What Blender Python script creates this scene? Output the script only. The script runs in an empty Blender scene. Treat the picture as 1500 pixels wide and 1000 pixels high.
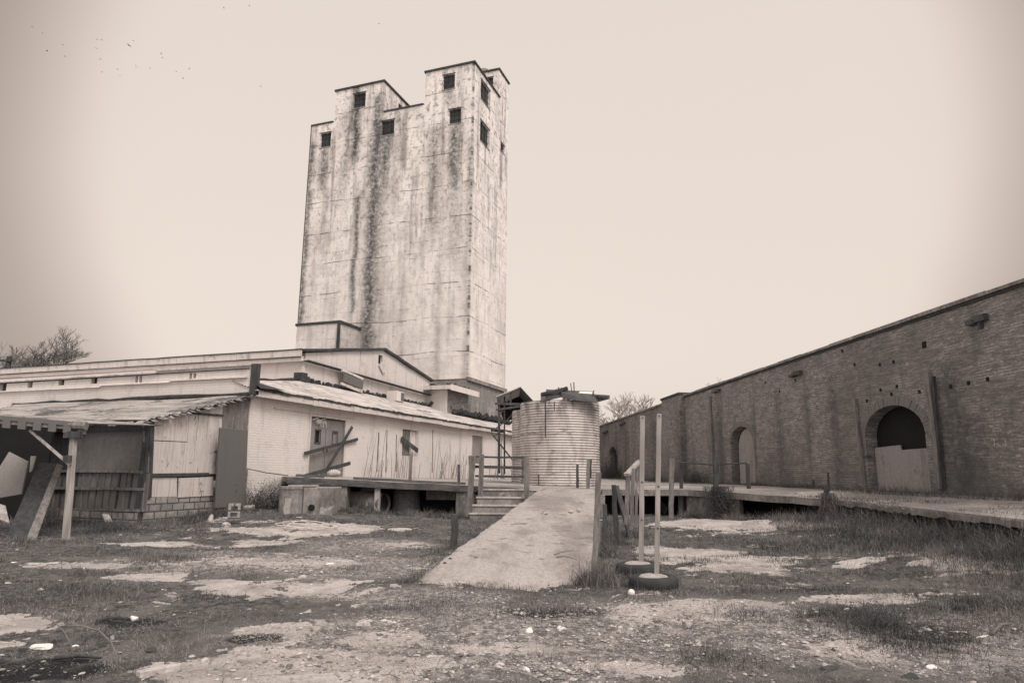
import bpy, math, random
import numpy as np
from math import sin, cos, pi, radians, sqrt, atan2
from mathutils import Vector, Matrix, Euler
from mathutils.geometry import tessellate_polygon
random.seed(7); RNG = np.random.default_rng(7)
S = bpy.context.scene
# ------------------------------------------------------------------ camera
EYE = 1.55; PITCH = radians(10.8); ROLL = radians(0.5)
Fv = Vector((0, cos(PITCH), sin(PITCH)))
R0 = Vector((1, 0, 0)); U0 = Vector((0, -sin(PITCH), cos(PITCH)))
Rv = R0*cos(ROLL) + U0*sin(ROLL); Uv = U0*cos(ROLL) - R0*sin(ROLL)
CAM = Vector((0, 0, EYE))
cd = bpy.data.cameras.new('camera'); cam = bpy.data.objects.new('camera', cd); S.collection.objects.link(cam)
cd.sensor_width = 36; cd.lens = 24; cd.clip_start = .05; cd.clip_end = 2000
cam.matrix_world = Matrix.Translation(CAM) @ Matrix((Rv, Uv, -Fv)).transposed().to_4x4()
S.camera = cam
# ------------------------------------------------------------------ world: overcast sky
W = bpy.data.worlds.new('World'); S.world = W; W.use_nodes = True
nt = W.node_tree; nt.nodes.clear()
SUN_EL, SUN_AZ = radians(48), radians(145)          # azimuth clockwise from +Y
def wn(t): return nt.nodes.new(t)
out = wn('ShaderNodeOutputWorld'); bg = wn('ShaderNodeBackground'); bg2 = wn('ShaderNodeBackground'); ad = wn('ShaderNodeAddShader')
sky = wn('ShaderNodeTexSky'); sky.sky_type = 'NISHITA'; sky.sun_disc = False
sky.sun_elevation = SUN_EL; sky.sun_rotation = SUN_AZ; sky.dust_density = 6; sky.air_density = 1
bw = wn('ShaderNodeRGBToBW'); mulw = wn('ShaderNodeMix'); mulw.data_type = 'RGBA'; mulw.blend_type = 'MULTIPLY'
mulw.inputs[0].default_value = 1; mulw.inputs[7].default_value = (1.0, .89, .79, 1)
nt.links.new(sky.outputs[0], bw.inputs[0]); nt.links.new(bw.outputs[0], mulw.inputs[6]); nt.links.new(mulw.outputs[2], bg2.inputs[0])
bg2.inputs[1].default_value = .05
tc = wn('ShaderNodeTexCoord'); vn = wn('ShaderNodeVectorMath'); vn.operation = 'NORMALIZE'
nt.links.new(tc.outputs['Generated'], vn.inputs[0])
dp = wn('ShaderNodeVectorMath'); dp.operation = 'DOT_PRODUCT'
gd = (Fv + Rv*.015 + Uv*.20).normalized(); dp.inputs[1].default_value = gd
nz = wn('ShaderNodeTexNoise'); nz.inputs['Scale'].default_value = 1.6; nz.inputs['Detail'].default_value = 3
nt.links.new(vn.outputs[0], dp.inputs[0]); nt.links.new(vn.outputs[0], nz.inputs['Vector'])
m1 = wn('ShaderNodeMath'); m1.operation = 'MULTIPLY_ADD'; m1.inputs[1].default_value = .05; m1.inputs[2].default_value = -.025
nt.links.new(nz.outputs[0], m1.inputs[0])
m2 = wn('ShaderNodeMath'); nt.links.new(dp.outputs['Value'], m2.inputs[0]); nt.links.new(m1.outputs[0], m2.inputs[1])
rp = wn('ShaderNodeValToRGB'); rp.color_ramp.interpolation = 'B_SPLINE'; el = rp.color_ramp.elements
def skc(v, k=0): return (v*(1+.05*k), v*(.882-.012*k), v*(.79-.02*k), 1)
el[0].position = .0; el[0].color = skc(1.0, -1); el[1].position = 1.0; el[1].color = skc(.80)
for p_, v_, k_ in ((.50, .95, 0), (.68, .62, 0), (.755, .26, 1.2), (.80, .38, 1.0), (.835, .60, .6), (.865, .80, .1), (.92, .79, -.2)):  # dark ring imitates lens vignetting; sky outside the view raised to add light
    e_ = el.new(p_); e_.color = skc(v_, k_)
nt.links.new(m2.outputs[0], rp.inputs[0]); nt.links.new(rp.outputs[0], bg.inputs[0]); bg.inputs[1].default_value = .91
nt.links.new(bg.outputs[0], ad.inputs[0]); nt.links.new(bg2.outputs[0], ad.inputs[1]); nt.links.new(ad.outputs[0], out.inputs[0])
# ------------------------------------------------------------------ sun behind cloud
sd = bpy.data.lights.new('sun', 'SUN'); sd.energy = 1.9; sd.angle = radians(22); sd.color = (1, .95, .89)
sun = bpy.data.objects.new('sun', sd); S.collection.objects.link(sun)
sdir = Vector((sin(SUN_AZ)*cos(SUN_EL), cos(SUN_AZ)*cos(SUN_EL), sin(SUN_EL)))
sun.rotation_euler = sdir.to_track_quat('Z', 'Y').to_euler(); sun.location = (0, 0, 60)
S.view_settings.view_transform = 'Standard'; S.view_settings.look = 'None'; S.view_settings.exposure = 0.0; S.view_settings.gamma = 1
try: S.cycles.max_bounces = 6; S.cycles.use_denoising = True
except Exception: pass

# ------------------------------------------------------------------ measuring helpers
def ray(x, y): return Fv + Rv*((x-750)/1000) - Uv*((y-500)/1000)
def AY(x, y, Y): d = ray(x, y); return CAM + d*(Y/d.y)
def AZ(x, y, z): d = ray(x, y); return CAM + d*((z-EYE)/d.z)
AZL = radians(20.2); O = Vector((-8.6, 22.4, 0))
es = Vector((sin(AZL), cos(AZL), 0)); et = Vector((-cos(AZL), sin(AZL), 0))
ML = Matrix.Translation(O) @ Matrix.Rotation(pi/2-AZL, 4, 'Z')
def L(s, t, z): return O + es*s + et*t + Vector((0, 0, z))
def loc(P): q = P-O; return (q.dot(es), q.dot(et), P.z)
def LT(x, y, t):
    d = ray(x, y); k = (t-(CAM-O).dot(et))/d.dot(et); return loc(CAM+d*k)
def LS(x, y, s):
    d = ray(x, y); k = (s-(CAM-O).dot(es))/d.dot(es); return loc(CAM+d*k)
AZW = radians(-4.2); ew = Vector((sin(AZW), cos(AZW), 0))
MW = Matrix.Translation((12.3, 0, 0)) @ Matrix.Rotation(pi/2-AZW, 4, 'Z')   # local x along the wall, local +y towards the yard
MWi = MW.inverted()
def WY(x, y, off=0):
    d = MWi.to_3x3() @ ray(x, y); c = MWi @ CAM; k = (off-c.y)/d.y; q = c+d*k; return (q.x, q.z)

# value noise in numpy
_perm = RNG.random((256, 256))
def vnoise(x, y, oct=4, seed=0):
    x = np.asarray(x, float)+seed*17.3; y = np.asarray(y, float)+seed*9.1; s = 0; a = .5; tot = 0
    for o in range(oct):
        xi = np.floor(x).astype(int); yi = np.floor(y).astype(int); fx = x-xi; fy = y-yi
        fx = fx*fx*(3-2*fx); fy = fy*fy*(3-2*fy)
        g = lambda i, j: _perm[(xi+i) % 256, (yi+j) % 256]
        s = s + a*((g(0, 0)*(1-fx)+g(1, 0)*fx)*(1-fy)+(g(0, 1)*(1-fx)+g(1, 1)*fx)*fy); tot += a
        a *= .5; x = x*2.03+5.2; y = y*2.03+1.3
    return s/tot
# ------------------------------------------------------------------ ground height
_gp = np.array([(-9.9,18.7,.06),(-12,16,.05),(-16,20,.2),(-8.5,22.4,.3),(-5.6,22,.33),(-3,22.4,.2),(-1.3,21.6,.08),(-6,15,.02),(0,10,0),(0,4,0),(-4,5,0),(4,5,0),
    (3,14,.02),(4.5,18,.05),(6,22,.12),(8.2,19,.3),(7.4,15,.3),(7.0,11,.32),(5.2,15,.05),(4.8,11,.03),(6.6,7,.2),(0,22,.1),(2,16,.02),(-20,30,.3),(0,30,.2),(10,30,.3),(-2,15,0),(-9,9,0),(-3,18,.05),(0,60,.3),(-30,10,0),(-60,60,.2),(60,60,.2),(30,10,.2)])
def gz(x, y):
    x = np.asarray(x, float); y = np.asarray(y, float)
    num = 0; den = 0
    for a, b, c in _gp:
        w = 1/((x-a)**2+(y-b)**2+.6)**1.8; num = num+w*c; den = den+w
    return num/den + (vnoise(x*.9, y*.9, 3, 3)-.5)*.07
def G(x, y): return float(gz(x, y))
def onG(px, py):
    z = 0
    for _ in range(6): P = AZ(px, py, z); z = G(P.x, P.y)
    return P

# ------------------------------------------------------------------ materials
def tone(v):
    k = min(max((v-.04)/.12, 0), 1)
    lo = (.95, 1, 1.07); hi = (1.095, 1, .975)
    return tuple(v*(lo[i]*(1-k)+hi[i]*k) for i in range(3))+(1,)
class NG:
    def __init__(s, name, rough=.9, spec=.25, metal=0):
        s.m = bpy.data.materials.new(name); s.m.use_nodes = True; s.t = s.m.node_tree; s.b = s.t.nodes['Principled BSDF']
        s.b.inputs['Roughness'].default_value = rough; s.b.inputs['Specular IOR Level'].default_value = spec; s.b.inputs['Metallic'].default_value = metal
        c = s.t.nodes.new('ShaderNodeTexCoord'); s.o = c.outputs['Object']
        sp = s.t.nodes.new('ShaderNodeSeparateXYZ'); s.lk(s.o, sp.inputs[0]); s.x, s.y, s.z = sp.outputs
    def lk(s, a, b): s.t.links.new(a, b)
    def _in(s, sock, v):
        if hasattr(v, 'links'): s.lk(v, sock)
        else: sock.default_value = v
    def math(s, op, a, b=0., c=0., clamp=False):
        n = s.t.nodes.new('ShaderNodeMath'); n.operation = op; n.use_clamp = clamp
        for i, v in enumerate((a, b, c)): s._in(n.inputs[i], v)
        return n.outputs[0]
    def comb(s, x, y, z=0.):
        n = s.t.nodes.new('ShaderNodeCombineXYZ')
        for i, v in enumerate((x, y, z)): s._in(n.inputs[i], v)
        return n.outputs[0]
    def vmul(s, v, k):
        n = s.t.nodes.new('ShaderNodeVectorMath'); n.operation = 'MULTIPLY'; s._in(n.inputs[0], v); n.inputs[1].default_value = k; return n.outputs[0]
    def noise(s, v=None, scale=1., detail=5., rough=.6, k=None):
        if v is None: v = s.o
        if k: v = s.vmul(v, k)
        n = s.t.nodes.new('ShaderNodeTexNoise'); s._in(n.inputs['Vector'], v); n.inputs['Scale'].default_value = scale
        n.inputs['Detail'].default_value = detail; n.inputs['Roughness'].default_value = rough; return n.outputs[0]
    def vor(s, v, scale, feature='F1'):
        n = s.t.nodes.new('ShaderNodeTexVoronoi'); n.feature = feature; s._in(n.inputs['Vector'], v); n.inputs['Scale'].default_value = scale; return n
    def step(s, v, a, b, lo=0., hi=1.):
        n = s.t.nodes.new('ShaderNodeMapRange'); s._in(n.inputs[0], v); n.inputs[1].default_value = a; n.inputs[2].default_value = b
        n.inputs[3].default_value = lo; n.inputs[4].default_value = hi; n.interpolation_type = 'SMOOTHSTEP'; return n.outputs[0]
    def mix(s, f, a, b, mode='MIX'):
        n = s.t.nodes.new('ShaderNodeMix'); n.data_type = 'RGBA'; n.blend_type = mode; s._in(n.inputs[0], f)
        for i, v in ((6, a), (7, b)):
            if isinstance(v, (int, float)): v = tone(v)
            s._in(n.inputs[i], v)
        return n.outputs[2]
    def attr(s, name):
        n = s.t.nodes.new('ShaderNodeAttribute'); n.attribute_name = name; return n.outputs['Fac']
    def col(s, c): s._in(s.b.inputs['Base Color'], tone(c) if isinstance(c, (int, float)) else c)
    def bump(s, h, dist=.02, st=1.):
        n = s.t.nodes.new('ShaderNodeBump'); s._in(n.inputs['Height'], h); n.inputs['Distance'].default_value = dist; n.inputs['Strength'].default_value = st
        if s.b.inputs['Normal'].links: s.lk(s.b.inputs['Normal'].links[0].from_socket, n.inputs['Normal'])
        s.lk(n.outputs[0], s.b.inputs['Normal'])
    def bricks(s, v, w, h, mort, smooth=.2, off=.5):
        n = s.t.nodes.new('ShaderNodeTexBrick'); s._in(n.inputs['Vector'], v); n.inputs['Scale'].default_value = 1
        n.inputs['Brick Width'].default_value = w; n.inputs['Row Height'].default_value = h; n.inputs['Mortar Size'].default_value = mort
        n.inputs['Mortar Smooth'].default_value = smooth; n.inputs['Color1'].default_value = (0, 0, 0, 1); n.inputs['Color2'].default_value = (1, 1, 1, 1); n.offset = off
        return n
def wmat(name, a, b, k=(1, 1, 1), scale=1., lo=.4, hi=.62, fine=12., fa=.35, bump=.01, rough=.9, spots=None, metal=0., spec=.25):
    g = NG(name, rough, spec, metal)
    n1 = g.noise(scale=scale, k=k, detail=7, rough=.65); c = g.mix(g.step(n1, lo, hi), a, b)
    n2 = g.noise(scale=fine, k=k, detail=5, rough=.7)
    c = g.mix(g.step(n2, .3, .7, fa, 0), c, (0.02, .021, .023, 1))
    if spots:
        n3 = g.noise(scale=spots[1], detail=6, rough=.7); c = g.mix(g.step(n3, spots[2], spots[2]+.08), c, spots[0])
    g.col(c); g.bump(n2, bump); g.bump(n1, bump*2); return g.m
M = {}
M['wood'] = wmat('weathered_wood', .25, .15, (6, 6, .8), 2, fine=9, fa=.5, bump=.006)
M['wood_dark'] = wmat('dark_old_wood', .085, .055, (5, 5, .8), 2, fine=9, fa=.5, bump=.006)
M['wood_pale'] = wmat('pale_bare_wood', .42, .26, (5, 5, .7), 2, fine=8, fa=.3, bump=.004, spots=(.06, 9, .66))
M['wood_beam'] = wmat('old_timber', .13, .08, (.6, 4, 4), 2, fine=7, fa=.5, bump=.008)
M['concrete'] = wmat('weathered_concrete', .30, .17, (1, 1, .5), 1.2, fine=14, fa=.45, bump=.01, spots=(.40, 2.2, .60))
def _ramp():
    g = NG('worn_ramp_concrete', .92); n1 = g.noise(scale=.7, detail=8, rough=.7); n2 = g.noise(scale=16, detail=5, rough=.7); n3 = g.noise(g.comb(g.math('MULTIPLY', g.x, 3.), g.math('MULTIPLY', g.y, .5)), 1, 7, .65)
    c = g.mix(g.step(n1, .42, .60), .44, .25); c = g.mix(g.step(n3, .47, .62, 0, .75), c, .17); c = g.mix(g.step(n2, .52, .66, 0, .6), c, .12); c = g.mix(g.step(g.noise(scale=3.2, detail=8, rough=.75), .56, .64, 0, .7), c, .14)
    ck = g.t.nodes.new('ShaderNodeTexVoronoi'); ck.feature = 'DISTANCE_TO_EDGE'; ck.inputs['Scale'].default_value = .42; wv_ = g.t.nodes.new('ShaderNodeVectorMath'); wv_.operation = 'ADD'; g.lk(g.o, wv_.inputs[0]); g.lk(g.comb(g.noise(scale=2.5, detail=5), g.noise(scale=2.1, detail=5)), wv_.inputs[1]); g.lk(wv_.outputs[0], ck.inputs['Vector']); c = g.mix(g.step(ck.outputs['Distance'], .004, .012, .85, 0), c, .06)
    wob = g.math('MULTIPLY_ADD', g.noise(scale=1.1, detail=4), .35, -.17)
    for y0, w, a in ((-3.5, .05, .8), (.2, .04, .7), (3.2, .04, .5), (-4.4, .5, .55), (1.2, .6, .3)):
        d = g.math('ABSOLUTE', g.math('SUBTRACT', g.math('ADD', g.y, wob), y0)); c = g.mix(g.math('MULTIPLY', g.step(d, w*.4, w, 1, 0), g.step(n1, .35, .6, a*.3, a)), c, .10)
    g.col(c); g.bump(n2, .008); g.bump(n1, .02); return g.m
M['ramp'] = _ramp()
M['slab'] = wmat('worn_slab', .44, .26, (1, 1, 1), .6, fine=11, fa=.35, bump=.008, spots=(.11, 1.7, .60))
M['ramp'] = wmat('ramp_concrete', .41, .26, (1.4, .5, 1), .8, fine=16, fa=.3, bump=.006, spots=(.16, 2.0, .56))
M['dark'] = wmat('shadowed_interior', .012, .01, fine=5, fa=.2)  # near-black colour stands in for shade inside voids and openings
M['tar'] = wmat('tar_roof_edge', .075, .05, scale=3, fine=20, fa=.5, bump=.02)
M['metal_dark'] = wmat('rusted_dark_metal', .10, .06, scale=3, fine=14, fa=.4, bump=.003, rough=.75)
M['pipe'] = wmat('white_plastic_pipe', .62, .5, scale=4, fa=.15, bump=.001, rough=.5)
M['rubber'] = wmat('old_tyre_rubber', .035, .05, scale=4, fine=20, fa=.2, bump=.002, rough=.75)
M['bark'] = wmat('bare_bark', .20, .13, scale=5, fa=.3)
M['bark_hazed'] = wmat('hazed_bare_bark', .50, .40, scale=2, fa=.1)  # haze of distance put into a paler bark colour
M['twig'] = wmat('dry_stalk', .22, .13, scale=3, fa=.3)
M['stone'] = wmat('pale_rubble', .55, .34, scale=6, fine=30, fa=.25, bump=.01)
M['stone_dark'] = wmat('dark_rubble', .08, .05, scale=6, fine=30, fa=.3, bump=.01)
M['litter'] = wmat('pale_scrap', .78, .6, scale=4, fa=.12, bump=.003)
M['bird'] = wmat('dark_feathers', .03, .02, scale=4, fa=.1)
M['blocks'] = None
def ply_mat(name, base, dirt):
    g = NG(name, .9); u = g.math('ADD', g.x, g.y)
    n1 = g.noise(g.comb(g.math('MULTIPLY', u, 2.2), g.math('MULTIPLY', g.z, .5)), 1.6, 8, .7); n2 = g.noise(g.comb(g.math('MULTIPLY', u, 14.), g.math('MULTIPLY', g.z, 1.2)), 1, 6, .7); n3 = g.noise(scale=5, detail=9, rough=.8)
    c = g.mix(g.step(n2, .35, .65, .3, 0), base, dirt); c = g.mix(g.step(n1, .52, .68, 0, .55), c, dirt); c = g.mix(g.step(n3, .60, .66, 0, .9), c, .07)
    fr = g.math('FRACT', g.math('DIVIDE', g.math('ADD', u, g.math('MULTIPLY', n1, .03)), .41)); c = g.mix(g.math('MULTIPLY', g.step(fr, .015, .05, 1, 0), g.step(n3, .4, .6, .15, .8)), c, .1)
    v = g.vor(g.comb(g.math('MULTIPLY', u, 1.), g.math('MULTIPLY', g.z, .45)), 2.3, 'DISTANCE_TO_EDGE'); c = g.mix(g.math('MULTIPLY', g.step(v.outputs['Distance'], .006, .02, 1, 0), g.step(n1, .5, .6)), c, .06)
    g.col(c); g.bump(n2, .006); return g.m
def streaked(name, base, dirt, amt=.5, brick=None, fine=.25, k=1., jm=.4):
    """painted masonry: vertical drips, blotches, faint courses"""
    g = NG(name, .85); u = g.math('ADD', g.x, g.y)
    n1 = g.noise(g.comb(g.math('MULTIPLY', u, 1.6*k), g.math('MULTIPLY', g.z, .22*k)), 1, 7, .65)
    n2 = g.noise(scale=1.1*k, detail=8, rough=.7); n3 = g.noise(scale=9*k, detail=5, rough=.7)
    c = g.mix(g.step(n1, .5, .72, 0, amt), base, dirt); c = g.mix(g.step(n2, .54, .72, 0, amt), c, dirt)
    c = g.mix(g.step(n3, .35, .75, fine, 0), c, dirt)
    if brick:
        bt = g.bricks(g.comb(u, g.z), *brick); f = bt.outputs['Fac']
        c = g.mix(g.math('MULTIPLY', f, g.step(n2, .3, .6, .3*jm, jm)), c, dirt); c = g.mix(g.math('MULTIPLY', bt.outputs['Color'], .35*jm), c, dirt)
        g.bump(g.math('SUBTRACT', 1, f), .008)
    g.bump(n3, .006); g.col(c); return g.m
M['white'] = streaked('white_painted_brick', .66, .33, .55, (.42, .085, .006), .22, 1., .14)
M['white_board'] = streaked('white_painted_board', .62, .33, .4, None, .2)
M['fascia'] = streaked('peeling_white_trim', .62, .14, .6, None, .35, 2.2)
M['blocks'] = streaked('grey_concrete_block', .40, .08, .9, (.4, .2, .02), .5, 1.8, 1.5)
M['ply'] = ply_mat('weathered_plywood', .52, .24)
M['tarp'] = streaked('stained_dark_sheet', .12, .25, .8, None, .3, .8)
M['panel_dark'] = streaked('grey_door_face', .125, .10, .6, None, .3, 1.2)
M['door'] = streaked('grey_metal_door', .25, .13, .6, None, .35, 1.6)
M['gable'] = streaked('board_siding', .58, .32, .5, None, .3, 1.1)
# tower concrete
def tower_mat():
    g = NG('stained_tower_concrete', .9); u = g.math('ADD', g.x, g.y)
    uv = g.comb(g.math('MULTIPLY', u, 1.), g.math('MULTIPLY', g.z, .085)); n1 = g.noise(uv, 1.5, 8, .62)
    n1b = g.noise(g.comb(g.math('MULTIPLY', u, 1.), g.math('MULTIPLY', g.z, .2)), 3.2, 6, .7)
    n2 = g.noise(g.comb(u, g.z), .5, 9, .7); n3 = g.noise(g.comb(u, g.z), 3.5, 9, .75)
    hgt = g.step(g.z, 8, 28, 0, 1)
    c = g.mix(g.step(n2, .38, .66), .72, .55)
    c = g.mix(g.math('MULTIPLY', g.step(n1, .48, .68, 0, .8), g.math('MULTIPLY_ADD', hgt, .65, .35)), c, .19)
    c = g.mix(g.math('MULTIPLY', g.step(n1b, .55, .72, 0, .6), g.math('MULTIPLY_ADD', hgt, .6, .4)), c, .2)
    n4 = g.noise(g.comb(g.math('MULTIPLY', u, 1.5), g.z), 1.9, 10, .78)
    c = g.mix(g.math('MULTIPLY', g.step(n4, .50, .62), g.math('MULTIPLY_ADD', hgt, .7, .12)), c, .15)
    wob = g.math('MULTIPLY_ADD', g.noise(g.comb(0., g.math('MULTIPLY', g.z, .35)), 1, 4, .6), .9, -.45)
    for tc_, w, z0, z1, st in ((8.05, .45, 6, 30, .9), (7.8, 1.0, 5, 28, .6), (10.0, .34, 24.6, 31.5, 1.05), (9.4, .22, 12.5, 22, .95), (10.7, .5, 22, 29.3, .45), (3.0, .6, 18, 26.5, .65), (5.2, .25, 6, 20, .3), (.2, .3, 6, 25, .4), (13.9, .3, 8, 27, .85), (1.4, .5, 16, 26, .45), (12.3, .3, 17, 25, .4), (6.2, .3, 20, 28, .4), (12.67, .4, 22.5, 26.4, .8), (7.1, .4, 22.5, 26.5, .8), (1.47, .42, 21.5, 26.4, .85), (9.8, .4, 25, 29.3, .6), (2.05, .4, 27.9, 29.3, .7), (4.3, .35, 29, 31.5, .5), (2.4, .3, 6, 16, .35)):
        d = g.math('DIVIDE', g.math('SUBTRACT', g.math('ADD', g.y, wob), tc_), w)
        e = g.math('POWER', 2.718, g.math('MULTIPLY', g.math('MULTIPLY', d, d), -1.))
        zz = g.math('MULTIPLY', g.step(g.z, z0-1, z0+1.5), g.step(g.z, z1-.3, z1+.6, 1, 0))
        f = g.math('MULTIPLY', g.math('MULTIPLY', e, zz), g.step(n3, .34, .6, .3*st, st))
        c = g.mix(g.math('MULTIPLY', f, g.step(g.x, .0, .4, 1, 0)), c, .045)
    # soot spots and pitting
    c = g.mix(g.math('MULTIPLY', g.step(n3, .60, .68), g.step(n1, .42, .6)), c, .06)
    # pour joints
    zj = g.math('ADD', g.z, g.math('MULTIPLY', g.noise(g.comb(u, g.z), .25, 3, .5), .5))
    fr = g.math('FRACT', g.math('DIVIDE', zj, 2.45)); j = g.math('MULTIPLY', g.step(fr, .012, .03, 1, 0), g.step(g.noise(g.comb(u, g.z), .8, 4, .6), .42, .60, .12, .85))
    fr2 = g.math('FRACT', g.math('DIVIDE', g.math('ADD', zj, .3), 1.22)); j2 = g.math('MULTIPLY', g.step(fr2, .012, .035, 1, 0), g.step(n4, .45, .6, .08, .6))
    c = g.mix(j, c, .1); c = g.mix(j2, c, .14)
    fu = g.math('FRACT', g.math('DIVIDE', u, 1.22)); c = g.mix(g.math('MULTIPLY', g.step(fu, .01, .03, 1, 0), g.step(n4, .5, .66, .06, .5)), c, .16)
    edge = g.math('MULTIPLY', g.math('MULTIPLY', g.step(g.math('ABSOLUTE', g.x), .05, .22, 1, 0), g.step(g.math('ABSOLUTE', g.y), .05, .22, 1, 0)), g.step(g.noise(g.comb(0., g.z), 1.6, 6, .7), .45, .6)); c = g.mix(edge, c, .08)
    g.col(c); g.bump(n3, .03); g.bump(g.math('SUBTRACT', 1, g.math('MAXIMUM', j, j2)), .02); return g.m
M['tower'] = tower_mat()
M['tower_low'] = streaked('raw_stained_concrete', .13, .42, .9, None, .3, 1.3)
def brick_mat():
    g = NG('old_dark_brick', .92); u = g.math('ADD', g.x, g.y)
    wv = g.math('MULTIPLY', g.math('SUBTRACT', g.noise(g.comb(u, g.z), .5, 2, .5), .5), .05)
    v = g.comb(u, g.math('ADD', g.z, wv)); bt = g.bricks(v, .225, .071, .008, .3); f = bt.outputs['Fac']
    n1 = g.noise(g.comb(u, g.z), .35, 8, .7); n2 = g.noise(g.comb(g.math('MULTIPLY', u, 1.), g.math('MULTIPLY', g.z, .16)), 1.1, 6, .6); n3 = g.noise(v, 5, 6, .75)
    c = g.mix(bt.outputs['Color'], .18, .255)
    c = g.mix(g.step(n3, .4, .7, .0, .6), c, .12)
    mo = g.mix(g.step(g.noise(g.comb(u, g.math('MULTIPLY', g.z, 3.)), 1.6, 7, .75), .43, .58), .13, .50)
    c = g.mix(f, c, mo)
    # spalled pale bricks
    c = g.mix(g.math('MULTIPLY', g.step(g.noise(g.comb(g.math('MULTIPLY', u, 3.2), g.math('MULTIPLY', g.z, 11.)), 1.2, 5, .7), .57, .66), g.step(n1, .36, .55, .3, 1)), c, .50)
    c = g.mix(g.step(n1, .38, .6, .5, 0), c, .10)
    c = g.mix(g.step(n2, .52, .70, 0, .6), c, .09)
    for uc, w, z0 in ((22.62, .3, 5.0), (26.6, .35, 5.0), (32.8, .35, 4.9), (17.1, .4, 4.6), (16.9, 1.3, 3.2), (29.9, .5, 3.1), (38.3, .5, 5.2), (51.5, .6, 5), (44, .7, 5)):
        d = g.math('DIVIDE', g.math('SUBTRACT', u, uc), w); e = g.math('POWER', 2.718, g.math('MULTIPLY', g.math('MULTIPLY', d, d), -1.))
        c = g.mix(g.math('MULTIPLY', g.math('MULTIPLY', e, g.step(g.z, z0-.4, z0+.1, 1, 0)), g.step(n3, .3, .65, .15, .6)), c, .06)
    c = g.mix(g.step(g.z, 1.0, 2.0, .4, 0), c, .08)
    g.col(c); g.bump(g.math('SUBTRACT', 1, f), .014); g.bump(n3, .012); return g.m
M['brick'] = brick_mat()
def roof_mat(name, a, b, dark, ks, amt):
    g = NG(name, .7, .3); n1 = g.noise(g.vmul(g.o, ks), 1, 7, .65); n2 = g.noise(scale=.7, detail=6, rough=.65); n3 = g.noise(scale=14)
    c = g.mix(g.step(n1, .35, .65), a, b); c = g.mix(g.step(n2, .5, .62, 0, amt), c, dark); c = g.mix(g.step(n3, .3, .7, .3, 0), c, dark)
    g.col(c); g.bump(n3, .004); return g.m
M['roof_pale'] = roof_mat('pale_sheet_roof', .62, .36, .14, (.5, 5, 5), .45)
M['roof_shed'] = roof_mat('weathered_sheet_roof', .42, .22, .085, (3, .4, 1), 1.0)
def silo_mat():
    g = NG('corrugated_silo_steel', .6, .4, .15)
    ang = g.math('ARCTAN2', g.y, g.x); u = g.math('MULTIPLY', ang, 1.5)
    n1 = g.noise(g.comb(u, g.math('MULTIPLY', g.z, .3)), 2.2, 7, .65); n2 = g.noise(g.comb(u, g.math('MULTIPLY', g.z, 4.)), 1.6, 7, .75); n3 = g.noise(scale=20)
    c = g.mix(g.step(n1, .45, .70, 0, .8), .55, .24); c = g.mix(g.step(n2, .56, .66, 0, .85), c, .08)
    gr = g.attr('groove_shade'); c = g.mix(g.math('MULTIPLY', gr, g.step(n3, .3, .7, .45, .7)), c, .09)  # shade between the ribs painted into the steel colour
    fr = g.math('FRACT', g.math('DIVIDE', g.math('SUBTRACT', g.z, .1), .92)); c = g.mix(g.math('MULTIPLY', g.step(fr, .02, .05, 1, 0), g.step(n2, .45, .6, .2, .9)), c, .05)
    c = g.mix(g.math('MULTIPLY', g.step(g.z, 2.5, 3.2), g.step(n1, .5, .6, 0, .7)), c, .12)
    g.col(c); return g.m
M['silo'] = silo_mat()
def ground_mat():
    g = NG('yard_ground', .95, .15); pad = g.attr('pad'); grv = g.attr('gravel')
    n = g.noise(scale=1.3, detail=9, rough=.7); n2 = g.noise(scale=9, detail=7, rough=.75); n3 = g.noise(scale=45, detail=4, rough=.7)
    dirt = g.mix(g.step(n2, .40, .60), .135, .04); dirt = g.mix(g.step(n, .49, .60), dirt, .14); dirt = g.mix(g.math('MULTIPLY', g.step(g.noise(scale=.6, detail=8, rough=.7), .52, .64), g.step(n2, .3, .6, .3, .9)), dirt, .07); dirt = g.mix(g.math('MULTIPLY', grv, g.step(n2, .44, .56, .0, .9)), dirt, .40); dirt = g.mix(g.step(n3, .58, .68, 0, .7), dirt, .04)
    con = g.mix(g.step(n, .4, .6), .52, .36); con = g.mix(g.step(n2, .5, .7, 0, .45), con, .2); con = g.mix(g.step(n3, .56, .66, 0, .7), con, .08); con = g.mix(g.step(g.noise(scale=3.1, detail=9, rough=.8), .54, .62, 0, .6), con, .13)
    k = g.math('ADD', pad, g.math('MULTIPLY', g.math('SUBTRACT', n2, .5), .55)); c = g.mix(g.step(k, .43, .55), dirt, con); c = g.mix(g.step(g.attr('dark'), .1, .6), c, .022)
    # gravel: small pale stones
    v1 = g.vor(g.o, 26); v2 = g.vor(g.o, 55)
    s1 = g.math('MULTIPLY', g.step(v1.outputs['Distance'], .25, .36, 1, 0), g.step(v1.outputs['Color'], .45, .6)); s2 = g.math('MULTIPLY', g.step(v2.outputs['Distance'], .28, .42, 1, 0), g.step(v2.outputs['Color'], .4, .55))
    st = g.math('MAXIMUM', g.math('MULTIPLY', s1, g.step(grv, .25, .7)), g.math('MULTIPLY', s2, g.step(grv, .08, .5, .12, .8)))
    c = g.mix(st, c, g.mix(v1.outputs['Color'], .3, .7)); g.col(c)
    g.bump(n2, .03); g.bump(n3, .012); g.bump(st, .02); return g.m
M['ground'] = ground_mat()
def grass_mat():
    g = NG('dry_grass', .8, .2); a = g.attr('tint'); c = g.mix(a, .034, .35); g.col(c)
    g.b.inputs['Transmission Weight'].default_value = 0; return g.m
M['grass'] = grass_mat()
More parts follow.
